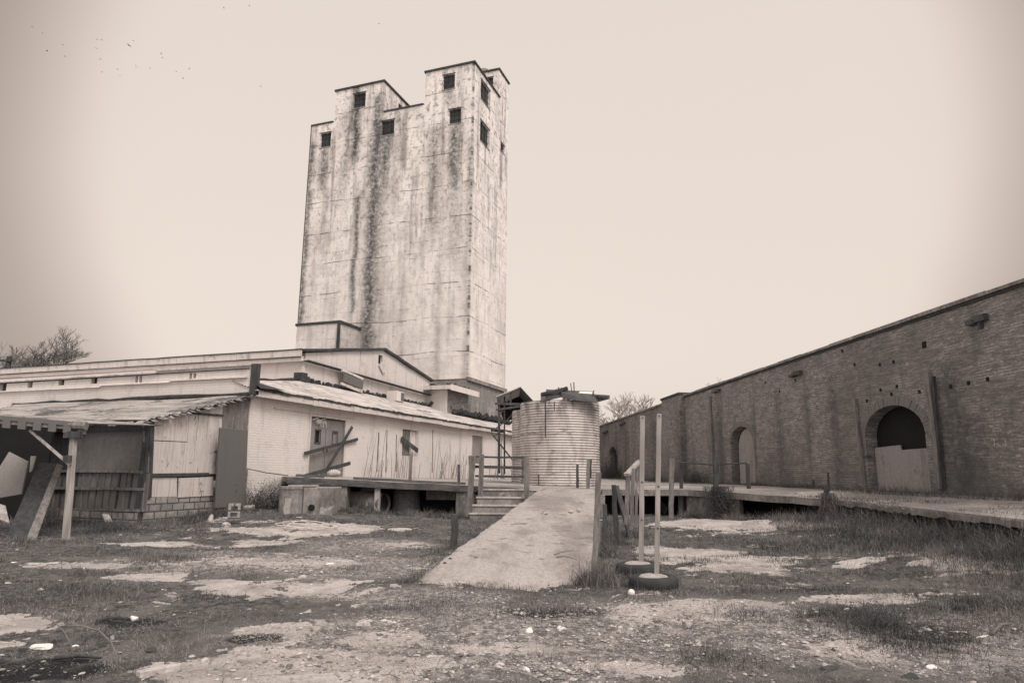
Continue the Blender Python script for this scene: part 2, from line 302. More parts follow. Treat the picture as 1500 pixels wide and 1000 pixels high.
def pebble_mat():
    g = NG('gravel_stone', .9, .2); a = g.attr('tint'); g.col(g.mix(a, .12, .50)); return g.m
M['gravel'] = pebble_mat()

# ------------------------------------------------------------------ mesh builder
INV = {}
class MB:
    def __init__(s, fr=None): s.v = []; s.f = []; s.fr = fr
    def add(s, vs, fs):
        n = len(s.v); s.v += [(s.fr @ Vector(p)) if s.fr else Vector(p) for p in vs]; s.f += [tuple(i+n for i in f) for f in fs]; return s
    def box(s, x0, y0, z0, x1, y1, z1):
        return s.add([(x, y, z) for z in (z0, z1) for y in (y0, y1) for x in (x0, x1)], [(0,2,3,1),(4,5,7,6),(0,1,5,4),(2,6,7,3),(0,4,6,2),(1,3,7,5)])
    def bar(s, p, q, w, h=None, up=(0, 0, 1), seg=1, jit=0., taper=1.):
        p = Vector(p); q = Vector(q); h = h or w; d = (q-p).normalized(); up = Vector(up)
        if abs(d.dot(up)) > .95: up = Vector((.2, 1, 0)) if abs(d.y) < .8 else Vector((1, 0, 0))
        a = d.cross(up).normalized(); b = a.cross(d).normalized(); vs = []
        for i in range(seg+1):
            k = i/seg; c = p.lerp(q, k); sc = 1+(taper-1)*k
            o = (a*random.uniform(-jit, jit)+b*random.uniform(-jit, jit)) if 0 < i < seg else Vector((0, 0, 0))
            for sx, sy in ((-1,-1),(1,-1),(1,1),(-1,1)):
                e = d*random.uniform(-1, 1)*jit if i in (0, seg) else Vector((0, 0, 0))
                vs.append(c+o+a*sx*w*.5*sc+b*sy*h*.5*sc+e)
        fs = [(3,2,1,0), tuple(seg*4+i for i in range(4))]
        for i in range(seg):
            for j in range(4): fs.append((i*4+j, i*4+(j+1) % 4, i*4+4+(j+1) % 4, i*4+4+j))
        return s.add(vs, fs)
    def tube(s, pts, r, n=8, cap=True):
        pts = [Vector(p) for p in pts]; m = len(pts); rs = r if isinstance(r, (list, tuple)) else [r]*m; vs = []
        for i, p in enumerate(pts):
            d = (pts[min(i+1, m-1)]-pts[max(i-1, 0)]).normalized(); up = Vector((0, 0, 1)) if abs(d.z) < .9 else Vector((1, 0, 0))
            a = d.cross(up).normalized(); b = a.cross(d)
            for j in range(n): t = 2*pi*j/n; vs.append(p+(a*cos(t)+b*sin(t))*rs[i])
        fs = [(i*n+j, i*n+(j+1) % n, i*n+n+(j+1) % n, i*n+n+j) for i in range(m-1) for j in range(n)]
        if cap: fs += [tuple(range(n))[::-1], tuple((m-1)*n+j for j in range(n))]
        return s.add(vs, fs)
    def panel(s, outer, y0, y1, holes=()):
        """polygon in (x, z), y from y0 (front) to y1, with holes"""
        loops = [list(outer)]+[list(h) for h in holes]; flat = [p for l in loops for p in l]
        tri = tessellate_polygon([[Vector((p[0], p[1], 0)) for p in l] for l in loops]); n = len(flat)
        vs = [(x, y0, z) for x, z in flat]+[(x, y1, z) for x, z in flat]; fs = [tuple(t) for t in tri]+[tuple(i+n for i in t[::-1]) for t in tri]
        k = 0
        for l in loops:
            m = len(l); fs += [(k+i, k+(i+1) % m, n+k+(i+1) % m, n+k+i) for i in range(m)]; k += m
        return s.add(vs, fs)
    def slab(s, poly, th):
        """polygon of 3D points, extruded down by th"""
        poly = [Vector(p) for p in poly]; tri = tessellate_polygon([[Vector((p.x, p.y, 0)) for p in poly]]); n = len(poly)
        vs = poly+[p-Vector((0, 0, th)) for p in poly]
        fs = [tuple(t) for t in tri]+[tuple(i+n for i in t[::-1]) for t in tri]+[(i, (i+1) % n, n+(i+1) % n, n+i) for i in range(n)]
        return s.add(vs, fs)
    def grid(s, fn, nu, nv, th=0., closed=False):
        P = [[Vector(fn(i/nu, j/nv)) for j in range(nv+1)] for i in range(nu+1)]; w = nv+1
        vs = [p for r in P for p in r]; fs = [(i*w+j, (i+1)*w+j, (i+1)*w+j+1, i*w+j+1) for i in range(nu) for j in range(nv)]
        if th:
            n = len(vs); vs = vs+[p-Vector((0, 0, th)) for p in vs]; fs += [tuple(x+n for x in f[::-1]) for f in fs]
            ring = [(i, 0) for i in range(nu)]+[(nu, j) for j in range(nv)]+[(i, nv) for i in range(nu, 0, -1)]+[(0, j) for j in range(nv, 0, -1)]
            ids = [i*w+j for i, j in ring]; m = len(ids); fs += [(ids[i], ids[(i+1) % m], n+ids[(i+1) % m], n+ids[i]) for i in range(m)]
        return s.add(vs, fs)
    def build(s, name, mat, parent=None, M4=None, smooth=False, bevel=0, label=None):
        me = bpy.data.meshes.new(name); T = INV.get(parent) if parent else (M4.inverted() if M4 else None)
        if T is None:
            c = Vector((0, 0, 0))
            for p in s.v: c += p
            c /= len(s.v); c.z = min(p.z for p in s.v); M4 = Matrix.Translation(c); T = M4.inverted()
        me.from_pydata([T @ p for p in s.v], [], s.f); me.materials.append(M[mat] if isinstance(mat, str) else mat)
        import bmesh
        b = bmesh.new(); b.from_mesh(me); bmesh.ops.recalc_face_normals(b, faces=b.faces[:]); b.to_mesh(me); b.free()
        if smooth: me.polygons.foreach_set('use_smooth', [True]*len(me.polygons))
        o = bpy.data.objects.new(name, me); S.collection.objects.link(o)
        if parent: o.parent = parent; INV[o] = INV[parent]
        else: o.matrix_world = M4; INV[o] = M4.inverted()
        if bevel:
            m = o.modifiers.new('bevel', 'BEVEL'); m.width = bevel; m.segments = 1; m.limit_method = 'ANGLE'
        if label: o['label'] = label
        return o
def tag(o, label, cat, group=None, kind=None):
    if label: o['label'] = label
    if cat: o['category'] = cat
    if group: o['group'] = group
    if kind: o['kind'] = kind
    return o
def thing(name, label, cat, M4, group=None):
    if isinstance(M4, (Vector, tuple)): M4 = Matrix.Translation(M4)
    o = bpy.data.objects.new(name, None); S.collection.objects.link(o); o.matrix_world = M4; o.empty_display_size = .2
    INV[o] = M4.inverted(); return tag(o, label, cat, group)
def at(fr, x, y, z): return fr @ Matrix.Translation((x, y, z))
def fastmesh(name, V, F, mat, attrs=None, smooth=False):
    me = bpy.data.meshes.new(name); V = np.asarray(V, np.float32); F = np.asarray(F, np.int32); n, k = F.shape
    me.vertices.add(len(V)); me.vertices.foreach_set('co', V.ravel()); me.loops.add(n*k); me.loops.foreach_set('vertex_index', F.ravel())
    me.polygons.add(n); me.polygons.foreach_set('loop_start', np.arange(0, n*k, k, dtype=np.int32)); me.polygons.foreach_set('loop_total', np.full(n, k, np.int32))
    if smooth: me.polygons.foreach_set('use_smooth', np.ones(n, bool))
    me.update(calc_edges=True); me.validate()
    for a, d in (attrs or {}).items():
        at_ = me.attributes.new(a, 'FLOAT', 'POINT'); at_.data.foreach_set('value', np.asarray(d, np.float32))
    me.materials.append(M[mat]); o = bpy.data.objects.new(name, me); S.collection.objects.link(o); INV[o] = Matrix.Identity(4); return o

# ================================================================== GROUND
def ell(px, py, rx, ry):
    c = AZ(px, py, 0); a = AZ(px, py-ry, 0).y; b = AZ(px, py+ry, 0).y; return (c.x, (a+b)/2, rx*c.y/1000, (a-b)/2)
PADS = [ell(*e) for e in ((455,781,100,9),(585,795,42,5),(390,796,50,6),(255,802,85,4),(330,826,190,9),(430,864,105,13),(215,850,60,6),(400,940,62,26),(440,984,190,26),(300,992,70,8),(28,918,50,14),(18,948,28,9),
    (1110,777,130,10),(1070,834,98,16),(1000,815,70,10),(1195,788,40,5),(1415,848,80,13),(1280,838,50,4),(960,905,120,14),(1060,895,80,9),(1290,893,120,9),(1430,898,70,5),(730,852,125,12),(940,985,90,14),(1240,960,70,12),(560,940,70,12),(740,955,80,10),(100,832,70,6))]
GRAV = [ell(*e) for e in ((760,945,330,52),(960,915,240,32),(620,880,120,14),(480,830,160,18),(1120,930,160,30),(330,830,160,16),(540,800,90,10),(1300,950,220,35),(780,985,300,22))]
def blob(X, Y, L_):
    m = np.zeros_like(X)
    wx = (vnoise(X*1.6, Y*1.6, 4, 1)-.5)*1.5; wy = (vnoise(X*1.6, Y*1.6, 4, 2)-.5)*1.5
    for cx, cy, rx, ry in L_:
        d = ((X-cx)/rx + wx*.6)**2 + ((Y-cy)/ry + wy*.6)**2; m = np.maximum(m, 1/(1+np.exp((d-1)*2.6)))
    return m
DARKP = [ell(*e) for e in ((378,943,28,8),)]
DARKS = [ell(*e) for e in ((50,985,95,17),(95,968,50,5),(378,943,34,8),(1440,912,62,9),(1345,938,60,12),(250,822,34,4),(200,915,50,8),(820,900,60,8),(1230,915,50,8))]
def padmask(X, Y):
    wx = X+(vnoise(X*2.1, Y*2.1, 4, 61)-.5)*.9; wy = Y+(vnoise(X*2.1, Y*2.1, 4, 62)-.5)*.9
    n1 = vnoise(wx*.9, wy*1.5, 6, 5)-.5; n2 = np.abs(vnoise(wx*2.6, wy*3.6, 5, 63)-.5); n3 = vnoise(wx*9, wy*11, 4, 64)-.5
    m = blob(X, Y, PADS)*1.0 + n1*1.9 - np.clip(.07-n2, 0, 1)*4.5 + n3*.75 - .02
    return m - 1.1*blob(X, Y, DARKS)
ys = np.concatenate([np.linspace(-12, 2.6, 12), 2.8*(34/2.8)**np.linspace(0, 1, 820), np.geomspace(36, 900, 26)])
us = np.linspace(-1, 1, 900)
YY, UU = np.meshgrid(ys, us, indexing='ij'); XX = UU*np.maximum(np.abs(YY)*1.0, 3.5)*np.where(YY > 34, 1+(YY-34)/60, 1.)
XX = np.where(np.abs(YY) < 3, UU*6, XX); XX = np.where(YY < 2.7, UU*14, XX)
ZZ = gz(XX, YY); PADM = padmask(XX, YY); GRM = blob(XX, YY, GRAV)
DKM = blob(XX, YY, DARKS)*np.clip((vnoise(XX*2.4, YY*3.2, 5, 71)-.22)*4, 0, 1)
HUM = np.clip((vnoise(XX*1.7, YY*1.7, 3, 14)-.45)*5, 0, 1)
ZZ = ZZ + np.clip(1-np.abs(PADM-.2), 0, 1)*.028*vnoise(XX*9, YY*9, 4, 8) + .022*np.clip((PADM-.44)*9, 0, 1) + .03*HUM*(PADM < .4) - .02*DKM
ZZ = ZZ - .5*np.exp(-(((XX+8)/4)**2)-((YY-34)/6)**2)*0
nr, nc = XX.shape; idx = np.arange(nr*nc).reshape(nr, nc)
Fq = np.stack([idx[:-1, :-1], idx[:-1, 1:], idx[1:, 1:], idx[1:, :-1]], -1).reshape(-1, 4)
g = fastmesh('ground', np.stack([XX, YY, ZZ], -1).reshape(-1, 3), Fq, 'ground', {'pad': PADM.ravel(), 'gravel': GRM.ravel(), 'dark': DKM.ravel()}, True)
tag(g, 'littered yard of dirt and broken concrete', 'ground', kind='structure')

# ================================================================== GRAIN TOWER   (local frame: x along s, y along t)
TB = (23.7, 2.7)
MT = at(ML, TB[0], TB[1], 0)
tw = thing('grain_tower', 'tall stained concrete grain tower with stepped roof blocks', 'tower', MT)
def tb(): return MB(MT)
def rect(x0, x1, z0, z1): return [(x0, z0), (x1, z0), (x1, z1), (x0, z1)]
# front face (local x = 0) is drawn as a panel in (y, z): frame whose x is +t and whose y is +s
MF = MT @ Matrix(((0, 1, 0, 0), (1, 0, 0, 0), (0, 0, 1, 0), (0, 0, 0, 1)))
W1 = [(13.16,12.18,26.52,27.73),(7.65,6.53,26.59,27.8),(1.95,.98,26.54,27.7)]
front_h = [rect(b, a, c, d) for a, b, c, d in W1]
pent_h = [[rect(9.19, 10.32, 29.35, 30.6)], [rect(1.55, 2.54, 29.4, 30.6)]]
RW = [(1.3,3.15,25.65,27.3),(5.55,6.4,26.8,27.5)]
zr = 28.5
mb = MB(MF); mb.panel([(0, 7.7), (14.08, 7.7), (14.08, zr), (0, zr)], 0, .35, front_h)
mb.build('front_wall', 'tower', tw)
mb = MB(MT); mb.panel([(.35, 7.7), (7.15, 7.7), (7.15, zr), (.35, zr)], 0, .35, [rect(*r) for r in RW]); mb.build('side_wall', 'tower', tw)
tb().box(6.8, .35, 7.7, 7.15, 14.08, zr).build('rear_wall', 'tower', tw)
tb().box(.35, 13.73, 7.7, 6.8, 14.08, zr).build('far_side_wall', 'tower', tw)
tb().box(.35, .35, zr-.3, 6.8, 13.73, zr-.02).build('roof_slab', 'tar', tw)
tb().box(.06, .06, 0, 7.09, 14.02, 7.7).build('base_wall', 'tower_low', tw)
tb().box(-.05, -.12, 7.55, 7.25, -.0, 7.8).build('ledge', 'concrete', tw)
def penthouse(y0, y1, x1, ztop, holes, x0=0., sideh=()):
    fr = MB(MF); fr.panel([(y0, zr), (y1, zr), (y1, ztop), (y0, ztop)], x0, x0+.25, holes); o = fr.build('roof_block', 'tower', tw)
    m_ = tb(); m_.panel([(x0+.25, zr), (x1, zr), (x1, ztop), (x0+.25, ztop)], y0, y0+.25, sideh)
    m_.box(x0+.25, y1-.25, zr, x1, y1, ztop); m_.box(x1-.25, y0+.25, zr, x1, y1-.25, ztop); m_.build('roof_block_wall', 'tower', o)
    c_ = tb(); c_.box(x0-.1, y0-.1, ztop, x1+.1, y1+.1, ztop+.14); c_.build('coping', 'tar', o); return o
penthouse(7.6, 11.95, 5, 31.12, pent_h[0], sideh=[rect(2.3, 2.9, 29.6, 30.6)])
penthouse(0, 3.98, 5.0, 31.1, pent_h[1], sideh=[rect(1.3, 3.15, 29.0, 30.6)])
penthouse(0, 2.8, 7.15, 33.5, [rect(.5, 1.5, 31.9, 33.0)], x0=4.95)
for (y0, y1) in ((4.1, 7.48), (12.07, 14.12)): tb().box(-.06, y0, zr, .3, y1, zr+.13).build('coping', 'tar', tw)
tb().box(-.03, 14.08, 8, .4, 14.13, zr).build('edge_strip', 'tar', tw)
M['glass_grid'] = wmat('dirty_window_grid', .05, .03, fine=5, rough=.5)
def window(y0, y1, z0, z1, front=True, parent=tw, x0=.0, nx=3, nz=3):
    fr = MF if front else MT; m_ = MB(fr); m_.box(y0-.02, x0+.18, z0-.02, y1+.02, x0+.22, z1+.02); o = m_.build('window', 'glass_grid', parent)
    m2_ = MB(fr)
    for i in range(1, nx): x = y0+(y1-y0)*i/nx; m2_.box(x-.025, x0+.12, z0, x+.025, x0+.175, z1)
    for i in range(1, nz): z = z0+(z1-z0)*i/nz; m2_.box(y0, x0+.11, z-.025, y1, x0+.118, z+.025)
    m2_.build('window_bars', 'glass_grid', o)
    m3_ = MB(fr); m3_.box(y0-.04, x0-.03, z0-.09, y1+.04, x0+.1, z0-.003); m3_.build('sill', 'concrete', o)
    m4_ = MB(fr); m4_.box(y0-.06, x0-.03, z1+.005, y1+.06, x0+.0, z1+.05); m4_.build('hood', 'tar', o)
for a, b, c, d in W1: window(b, a, c, d)
window(9.19, 10.32, 29.35, 30.6); window(1.55, 2.54, 29.4, 30.6); window(.5, 1.5, 31.9, 33.0, x0=4.95)
for r in RW: window(*r, front=False)
window(1.3, 3.15, 29.0, 30.6, front=False)
# low block against the tower's left end
m_ = tb(); m_.box(-2.6, 8.6, 7.0, 0, 12.15, 11.55); ob = m_.build('low_block', 'tower', tw)
tb().box(-2.66, 8.5, 11.55, 0, 12.25, 11.72).build('coping', 'tar', ob)
tb().box(-2.68, 8.5, 7.2, -2.6, 8.72, 11.55).build('corner_strip', 'tar', ob)
# vent cowls on the roof
m_ = tb(); m_.tube([(4.6, 7.3, 28.8), (4.6, 7.3, 30.9)], .5, 12); m_.tube([(4.6, 7.3, 30.9), (4.6, 7.3, 31.15)], [.62, .3], 12); m_.build('vent_cowl', 'metal_dark', tw)
m_ = tb(); m_.tube([(5.6, 1.6, 33.84), (5.6, 1.6, 34.15)], [.5, .4], 12); m_.tube([(5.6, 1.6, 34.15), (5.6, 1.6, 34.3)], [.4, .1], 12); m_.build('vent_cowl', 'concrete', tw)

# ================================================================== GABLED MAIN WAREHOUSE
MG = at(ML, 8, 4, 0)
wh = thing('gabled_warehouse', 'long white warehouse with boarded gable in front of the tower', 'warehouse', MG)
Gs0, Gs1, Gt = 7.95, 20.6, 4.0
def lb(): return MB(ML)
GE0, GE1, AP, APz = 6.62, 6.3, 14.75, 8.18
# gable end: masonry wall below, boards above
a0 = (Gs0, 6.58); a1 = (Gs1, 6.35)
mb = lb(); mb.panel([(Gs0, 3.5), (Gs1, 3.5), (Gs1, 6.3), (Gs0, 6.55)], Gt, Gt+.3); mb.build('end_wall', 'white', wh)
bm_ = lb(); bm_.panel([(Gs0, 6.55), (Gs1, 6.3), (Gs1, 7.2), (AP, APz), (Gs0, 6.88)], Gt-.06, Gt+.2, [[(14.3, 7.35), (14.75, 7.33), (14.75, 7.85), (14.3, 7.85)]]); gb = bm_.build('gable_boards', 'gable', wh)
sm_ = lb()
for i in range(10):
    x = Gs0+.8+i*1.25; zt = 6.88+(x-Gs0)/(AP-Gs0)*(APz-6.88) if x < AP else APz-(x-AP)/(Gs1-AP)*(APz-7.2)
    sm_ = lb(); sm_.box(x-.02, Gt-.085, 6.55-.25*(x-Gs0)/(Gs1-Gs0), x+.02, Gt-.062, zt-.04); sm_.build('batten', 'fascia', gb)
lb().box(14.2, Gt+.1, 7.2, 14.9, Gt+.16, 7.95).build('vent_opening', 'dark', gb)
m_ = lb(); m_.bar((14.42, Gt-.12, 7.35), (14.85, Gt-.16, 6.95), .05, .35, seg=2); m_.build('hanging_flap', 'ply', gb)
m_ = lb(); m_.bar((Gs0-.1, Gt-.2, 6.5), (Gs1, Gt-.2, 6.24), .28, .05); m_.build('drip_board', 'tar', wh)
m_ = lb()
m_.bar((Gs0-.25, Gt-.12, 6.96), (AP, Gt-.12, APz+.04), .2, .14, seg=8, jit=.015); m_.bar((AP, Gt-.12, APz+.04), (Gs1+.15, Gt-.12, 7.2), .22, .15, seg=8, jit=.02); m_.build('rake_board', 'tar', wh)
# roof planes running back along t
def rp_(u, v): return (L(Gs0-.3+u*(AP-Gs0+.3), Gt-.25+v*60, 6.97+u*(APz-6.97)+.05))
m_ = MB(); m_.grid(lambda u, v: L(Gs0-.35+u*(AP-Gs0+.35), Gt-.2+v*60, 6.95+u*(APz-6.9)), 8, 20, .06)
m_.grid(lambda u, v: L(AP+u*(Gs1-AP+.3), Gt-.2+v*60, APz+.05-u*.98), 8, 20, .06); m_.build('roof', 'tar', wh)
# long side wall (faces the camera side) + two-layer eave fascia
lb().box(Gs0, Gt+.3, 4.5, Gs0+.3, Gt+60, 6.62).build('side_wall', 'white_board', wh)
m_ = lb()
for i in range(16):
    t0 = Gt-.12+i*3.7; dz = random.uniform(-.02, .02)-.004*i; m_.box(Gs0-.42, t0, 6.66+dz, Gs0-.36, t0+3.68, 6.97+dz)
m_.build('eave_fascia', 'fascia', wh)
m_ = lb()
for i in range(16):
    t0 = Gt-.12+i*3.7; dz = random.uniform(-.02, .02)-.006*i; m_.box(Gs0-.30, t0, 6.48+dz, Gs0-.24, t0+3.69, 6.70+dz)
m_.build('lower_fascia', 'white_board', wh)
m_ = lb(); m_.bar((Gs0-.40, Gt-.15, 6.99), (Gs0-.40, Gt+59, 6.93), .12, .05, seg=60, jit=.012); m_.build('roof_edging', 'tar', wh)
m_ = lb(); m_.bar((Gs0-.37, Gt-.12, 6.64), (Gs0-.37, Gt+59, 6.60), .02, .025, seg=60, jit=.006); m_.build('fascia_gap', 'tar', wh)
lb().box(Gs0-.24, Gt-.1, 6.52, Gs0-.0, Gt+59, 6.56).build('soffit', 'white_board', wh)
m_ = lb(); m_.box(Gs1-.1, Gt-.35, 6.15, Gs1+.18, Gt-.12, 7.0); m_.box(Gs1+.2, Gt-.4, 6.25, Gs1+.4, Gt-.1, 6.95); m_.build('rainwater_head', 'metal_dark', wh)
# near low side wing: white wall with small openings, runs left from the corner
mw_h = []; opn = []
for px, py, w_, h_ in ((4,566,9,14),(44,563,6,9),(90,559,7,10),(138,556,8,11),(200,555,3,10),(206,555,3,10),(279,551,3,9),(285,551,3,9)):
    a = LS(px-w_/2, py-h_/2, 0); b = LS(px+w_/2, py+h_/2, 0); mw_h.append([(b[1], b[2]), (a[1], b[2]), (a[1], a[2]), (b[1], a[2])]); opn.append((b[1], a[1], b[2], a[2]))
MS = ML @ Matrix(((0, 1, 0, 0), (1, 0, 0, 0), (0, 0, 1, 0), (0, 0, 0, 1)))     # x = t, y = s
m_ = MB(MS); m_.panel([(0, 2.8), (40, 2.8), (40, 4.78), (0, 4.98)], 0, .25, mw_h); sw = m_.build('wing_wall', 'white', wh)
for a, b, c, d in opn: MB(MS).box(a-.02, .16, c-.02, b+.02, .2, d+.02).build('window', 'glass_grid', sw)
m_ = MB(MS)
for i in range(12):
    t0 = .15+i*3.3; z = 4.53-.0125*t0+random.uniform(-.02, .02); m_.box(t0, -.1, z, t0+3.29, 0, z+.035)
m_.build('ledge', 'litter', sw)
m_ = MB(MS)
m_.bar((.1, -.02, 4.84), (40, -.02, 4.6), .03, .03); m_.build('cable', 'metal_dark', sw)
m_ = MB(); m_.grid(lambda u, v: L(-.1+u*8, -.0+v*45, 4.98+u*1.35-.005*v*45), 2, 20, .06); m_.build('wing_roof', 'roof_shed', wh) if False else None
m_ = MB(); m_.grid(lambda u, v: L(-.12+u*8, 4.1+v*40, 4.90-(4.1+40*v)*.005+u*.2), 2, 20, .05); m_.build('wing_roof', 'roof_pale', wh)
m_ = MB(); m_.grid(lambda u, v: L(-.12+u*.4, 0+v*4.1, 4.99-v*.02), 1, 8, .06); m_.build('wing_coping', 'roof_pale', wh)
m_ = lb(); m_.box(-.08, -.25, 3.95, .12, -.02, 4.98); m_.build('corner_post', 'wood_dark', wh)

# small flat roofed box between the gable and the tower
bxs = thing('roof_annex', 'small flat roofed box with rough brick side between gable and tower', 'annex', at(ML, 19.5, 3.2, 0))
Bs = 20.35
lb().box(Bs, 2.66, 3.5, Bs+.2, 4.0, 6.55).build('front_wall', 'white_board', bxs)
lb().box(Bs+.2, 2.60, 3.5, 23.66, 2.8, 6.55).build('side_wall', 'brick', bxs)
lb().box(Bs-.6, 2.1, 6.62, 23.6, 4.2, 6.72).build('roof', 'roof_pale', bxs)
lb().box(Bs-.6, 2.04, 6.45, 24.2, 2.1, 6.8).build('fascia', 'white_board', bxs)
lb().box(Bs-.66, 2.1, 6.5, Bs-.6, 4.3, 6.75).build('fascia', 'fascia', bxs)
m_ = lb()
for i in range(14):
    s0 = Bs-.3+i*.26; m_.obj = None; m_.bar((s0, 2.5+random.uniform(-.2, .4), 6.8), (s0+.35, 2.6+random.uniform(-.2, .3), 6.85+random.uniform(0, .25)), .12, .07)
m_.build('roof_rubble', 'tar', bxs)

# ================================================================== FRONT WING (lean-to with double door)
fw = thing('front_wing', 'low white painted wing with boarded doors behind the loading dock', 'building', ML)
d0 = LT(456, 610, 0); d1 = LT(507, 611, 0)
DS0, DS1, DZ0, DZ1 = 3.32, 5.55, 1.3, 3.52
wa = LT(590, 628, 0); wb = LT(612, 668, 0); w2a = LT(692, 637, 0); w2b = LT(707, 668, 0)
holes = [rect(DS0, DS1, DZ0, DZ1), rect(wa[0], wb[0], wb[2], wa[2]), rect(w2a[0], w2b[0], w2b[2], w2a[2])]
m_ = lb(); m_.panel([(0, -.2), (34, -.2), (34, 3.95), (0, 3.98)], 0, .28, holes); fwl = m_.build('wall', 'white', fw)
m_ = lb(); m_.box(0, -.05, .2, .5, -.003, 3.9); m_.build('corner_pier', 'white', fw)
# double door
for k in (0, 1):
    a = DS0+.03+k*(DS1-DS0)/2; b = a+(DS1-DS0)/2-.05
    m_ = lb(); m_.panel(rect(a, b, DZ0+.02, DZ1-.05), .1, .15, [rect(a+.42, a+.72, DZ0+1.28, DZ0+1.72)]); dr = m_.build('door', 'door', fw)
    lb().box(a+.4, .155, DZ0+1.26, a+.74, .17, DZ0+1.74).build('door_window', 'dark' if k == 0 else 'door', dr)
    m_ = lb(); m_.box(a+.38, .085, DZ0+1.22, a+.76, .099, DZ0+1.28); m_.box(a+.38, .085, DZ0+1.72, a+.76, .099, DZ0+1.78); m_.box(a+.38, .085, DZ0+1.28, a+.42, .099, DZ0+1.72); m_.box(a+.72, .085, DZ0+1.28, a+.76, .099, DZ0+1.72); m_.build('window_trim', 'metal_dark', dr)
    hx = b-.12 if k == 0 else a+.06
    lb().box(hx, .07, DZ0+.95, hx+.05, .097, DZ0+1.15).build('door_handle', 'metal_dark', dr)
m_ = lb(); m_.box(DS0-.09, -.03, DZ0, DS0, .1, DZ1+.09); m_.box(DS1, -.03, DZ0, DS1+.09, .1, DZ1+.09); m_.box(DS0, -.031, DZ1, DS1, .1, DZ1+.09); m_.build('door_frame', 'fascia', fw)
m_ = lb(); m_.box(1.2, -.05, 3.62, 6.2, -.002, 3.66); m_.build('trim_strip', 'fascia', fw)
m_ = lb()
for i in range(7):
    p = (DS0+.1+i*.1, .02, DZ1-.15+random.uniform(-.1, .05)); m_.tube([p, (p[0]+.2, -.04, p[2]+.08), (p[0]+.3, .0, p[2]-.15)], .012, 5)
m_.build('torn_wire', 'litter', fw)
lb().box(wa[0]+.02, .09, wb[2]+.02, (wa[0]+wb[0])/2+.1, .13, wa[2]-.02).build('window_board', 'wood', fw)
lb().box((wa[0]+wb[0])/2+.1, .16, wb[2]+.02, wb[0]-.02, .18, wa[2]-.02).build('window_board', 'litter', fw)
lb().box(w2a[0]+.02, .08, w2b[2]+.02, w2b[0]-.02, .13, w2a[2]-.02).build('window_board', 'door', fw)
m_ = lb()
for px in (553, 566, 581, 634, 705, 734):
    m_ = lb(); s_ = LT(px, 660, 0)[0]; m_.bar((s_, -.012, 1.5), (s_+random.uniform(-.1, .1), -.012, 3.5+random.uniform(-.4, .3)), .05, .02, seg=5, jit=.012); m_.build('water_stain', 'wood', fw)
# roof
def lt_roof(u, v):
    s_ = -.05+u*31; t_ = -.35+v*(.35+min(4., .75+max(s_, 0)*.435)); z = 4.10+(t_+.35)/4.35*1.48+.02*sin(v*2*pi*9)+.03*sin(s_*.9)*(1-v) + .05*float(vnoise(s_*.6, t_*.6, 2, 4)-.5)
    return L(s_, t_, z)
m_ = MB(); m_.grid(lt_roof, 110, 72, .03); m_.build('roof', 'roof_pale', fw, smooth=True)
m_ = lb()
s0 = 0.0; k = 0
while s0 < 24:
    ln = random.uniform(2.4, 3.4)
    if not (19.2 < s0+ln/2 < 22): 
        m_ = lb(); m_.bar((s0, -.38+random.uniform(-.02, .02), 3.98+random.uniform(-.02, .02)), (min(s0+ln-.02, 26), -.38, 3.97+random.uniform(-.03, .03)), .035, .2, seg=3, jit=.008); m_.build('eave_board', 'fascia', fw)
    s0 += ln
m_ = lb(); m_.bar((0, -.2, 3.93), (30, -.2, 3.93), .3, .03); m_.build('soffit', 'white_board', fw)
m_ = lb()
for i in range(60):
    s_ = .2+i*.42; m_.bar((s_, -.40, 4.10+random.uniform(0, .03)), (s_+.46, -.40, 4.09+random.uniform(-.01, .04)), .05, .06+random.uniform(0, .05))
m_.build('roof_edge', 'tar', fw)
m_ = lb()
for i in range(110):
    s_ = 8+i*.15+random.uniform(-.05, .05); h_ = random.uniform(.0, .14)
    if s_ > 20.3: continue
    m_.bar((s_, 3.85, 5.5), (s_+random.uniform(-.1, .1), 3.8+random.uniform(-.15, .1), 5.58+h_), random.uniform(.08, .18), random.uniform(.05, .1))
for i in range(55):
    s_ = 20.3+i*.2; t_ = 3.8-1.3*min(1, i/4); z_ = 4.15+(t_+.35)/4.35*1.48
    m_.bar((s_, t_, z_), (s_+.1, t_-random.uniform(.1, .5), z_+random.uniform(.1, .35)), .25, .2)
m_.build('flashing_debris', 'tar', fw)
m_ = lb(); m_.bar((.3, .95, 4.5), (7.6, 4.0, 5.62), .22, .1, seg=14, jit=.03); m_.build('parapet', 'tar', fw)
m_ = lb(); m_.box(7.2, 3.5, 5.45, 7.6, 3.95, 5.86); m_.box(7.61, 3.65, 5.5, 8.0, 3.95, 5.75); m_.build('roof_box', 'tar', fw)
m_ = lb(); m_.add([(-.1,-.5,4.15),(1.2,-.45,4.22),(.9,.7,4.55),(.35,.8,4.75),(.15,.2,4.5)], [(0,1,2),(0,2,4),(4,2,3)]); m_.add([(-.1,-.5,4.1),(1.2,-.45,4.17),(.9,.7,4.5),(.35,.8,4.7),(.15,.2,4.45)], [(2,1,0),(4,2,0),(3,2,4)]); m_.build('torn_flashing', 'tar', fw)
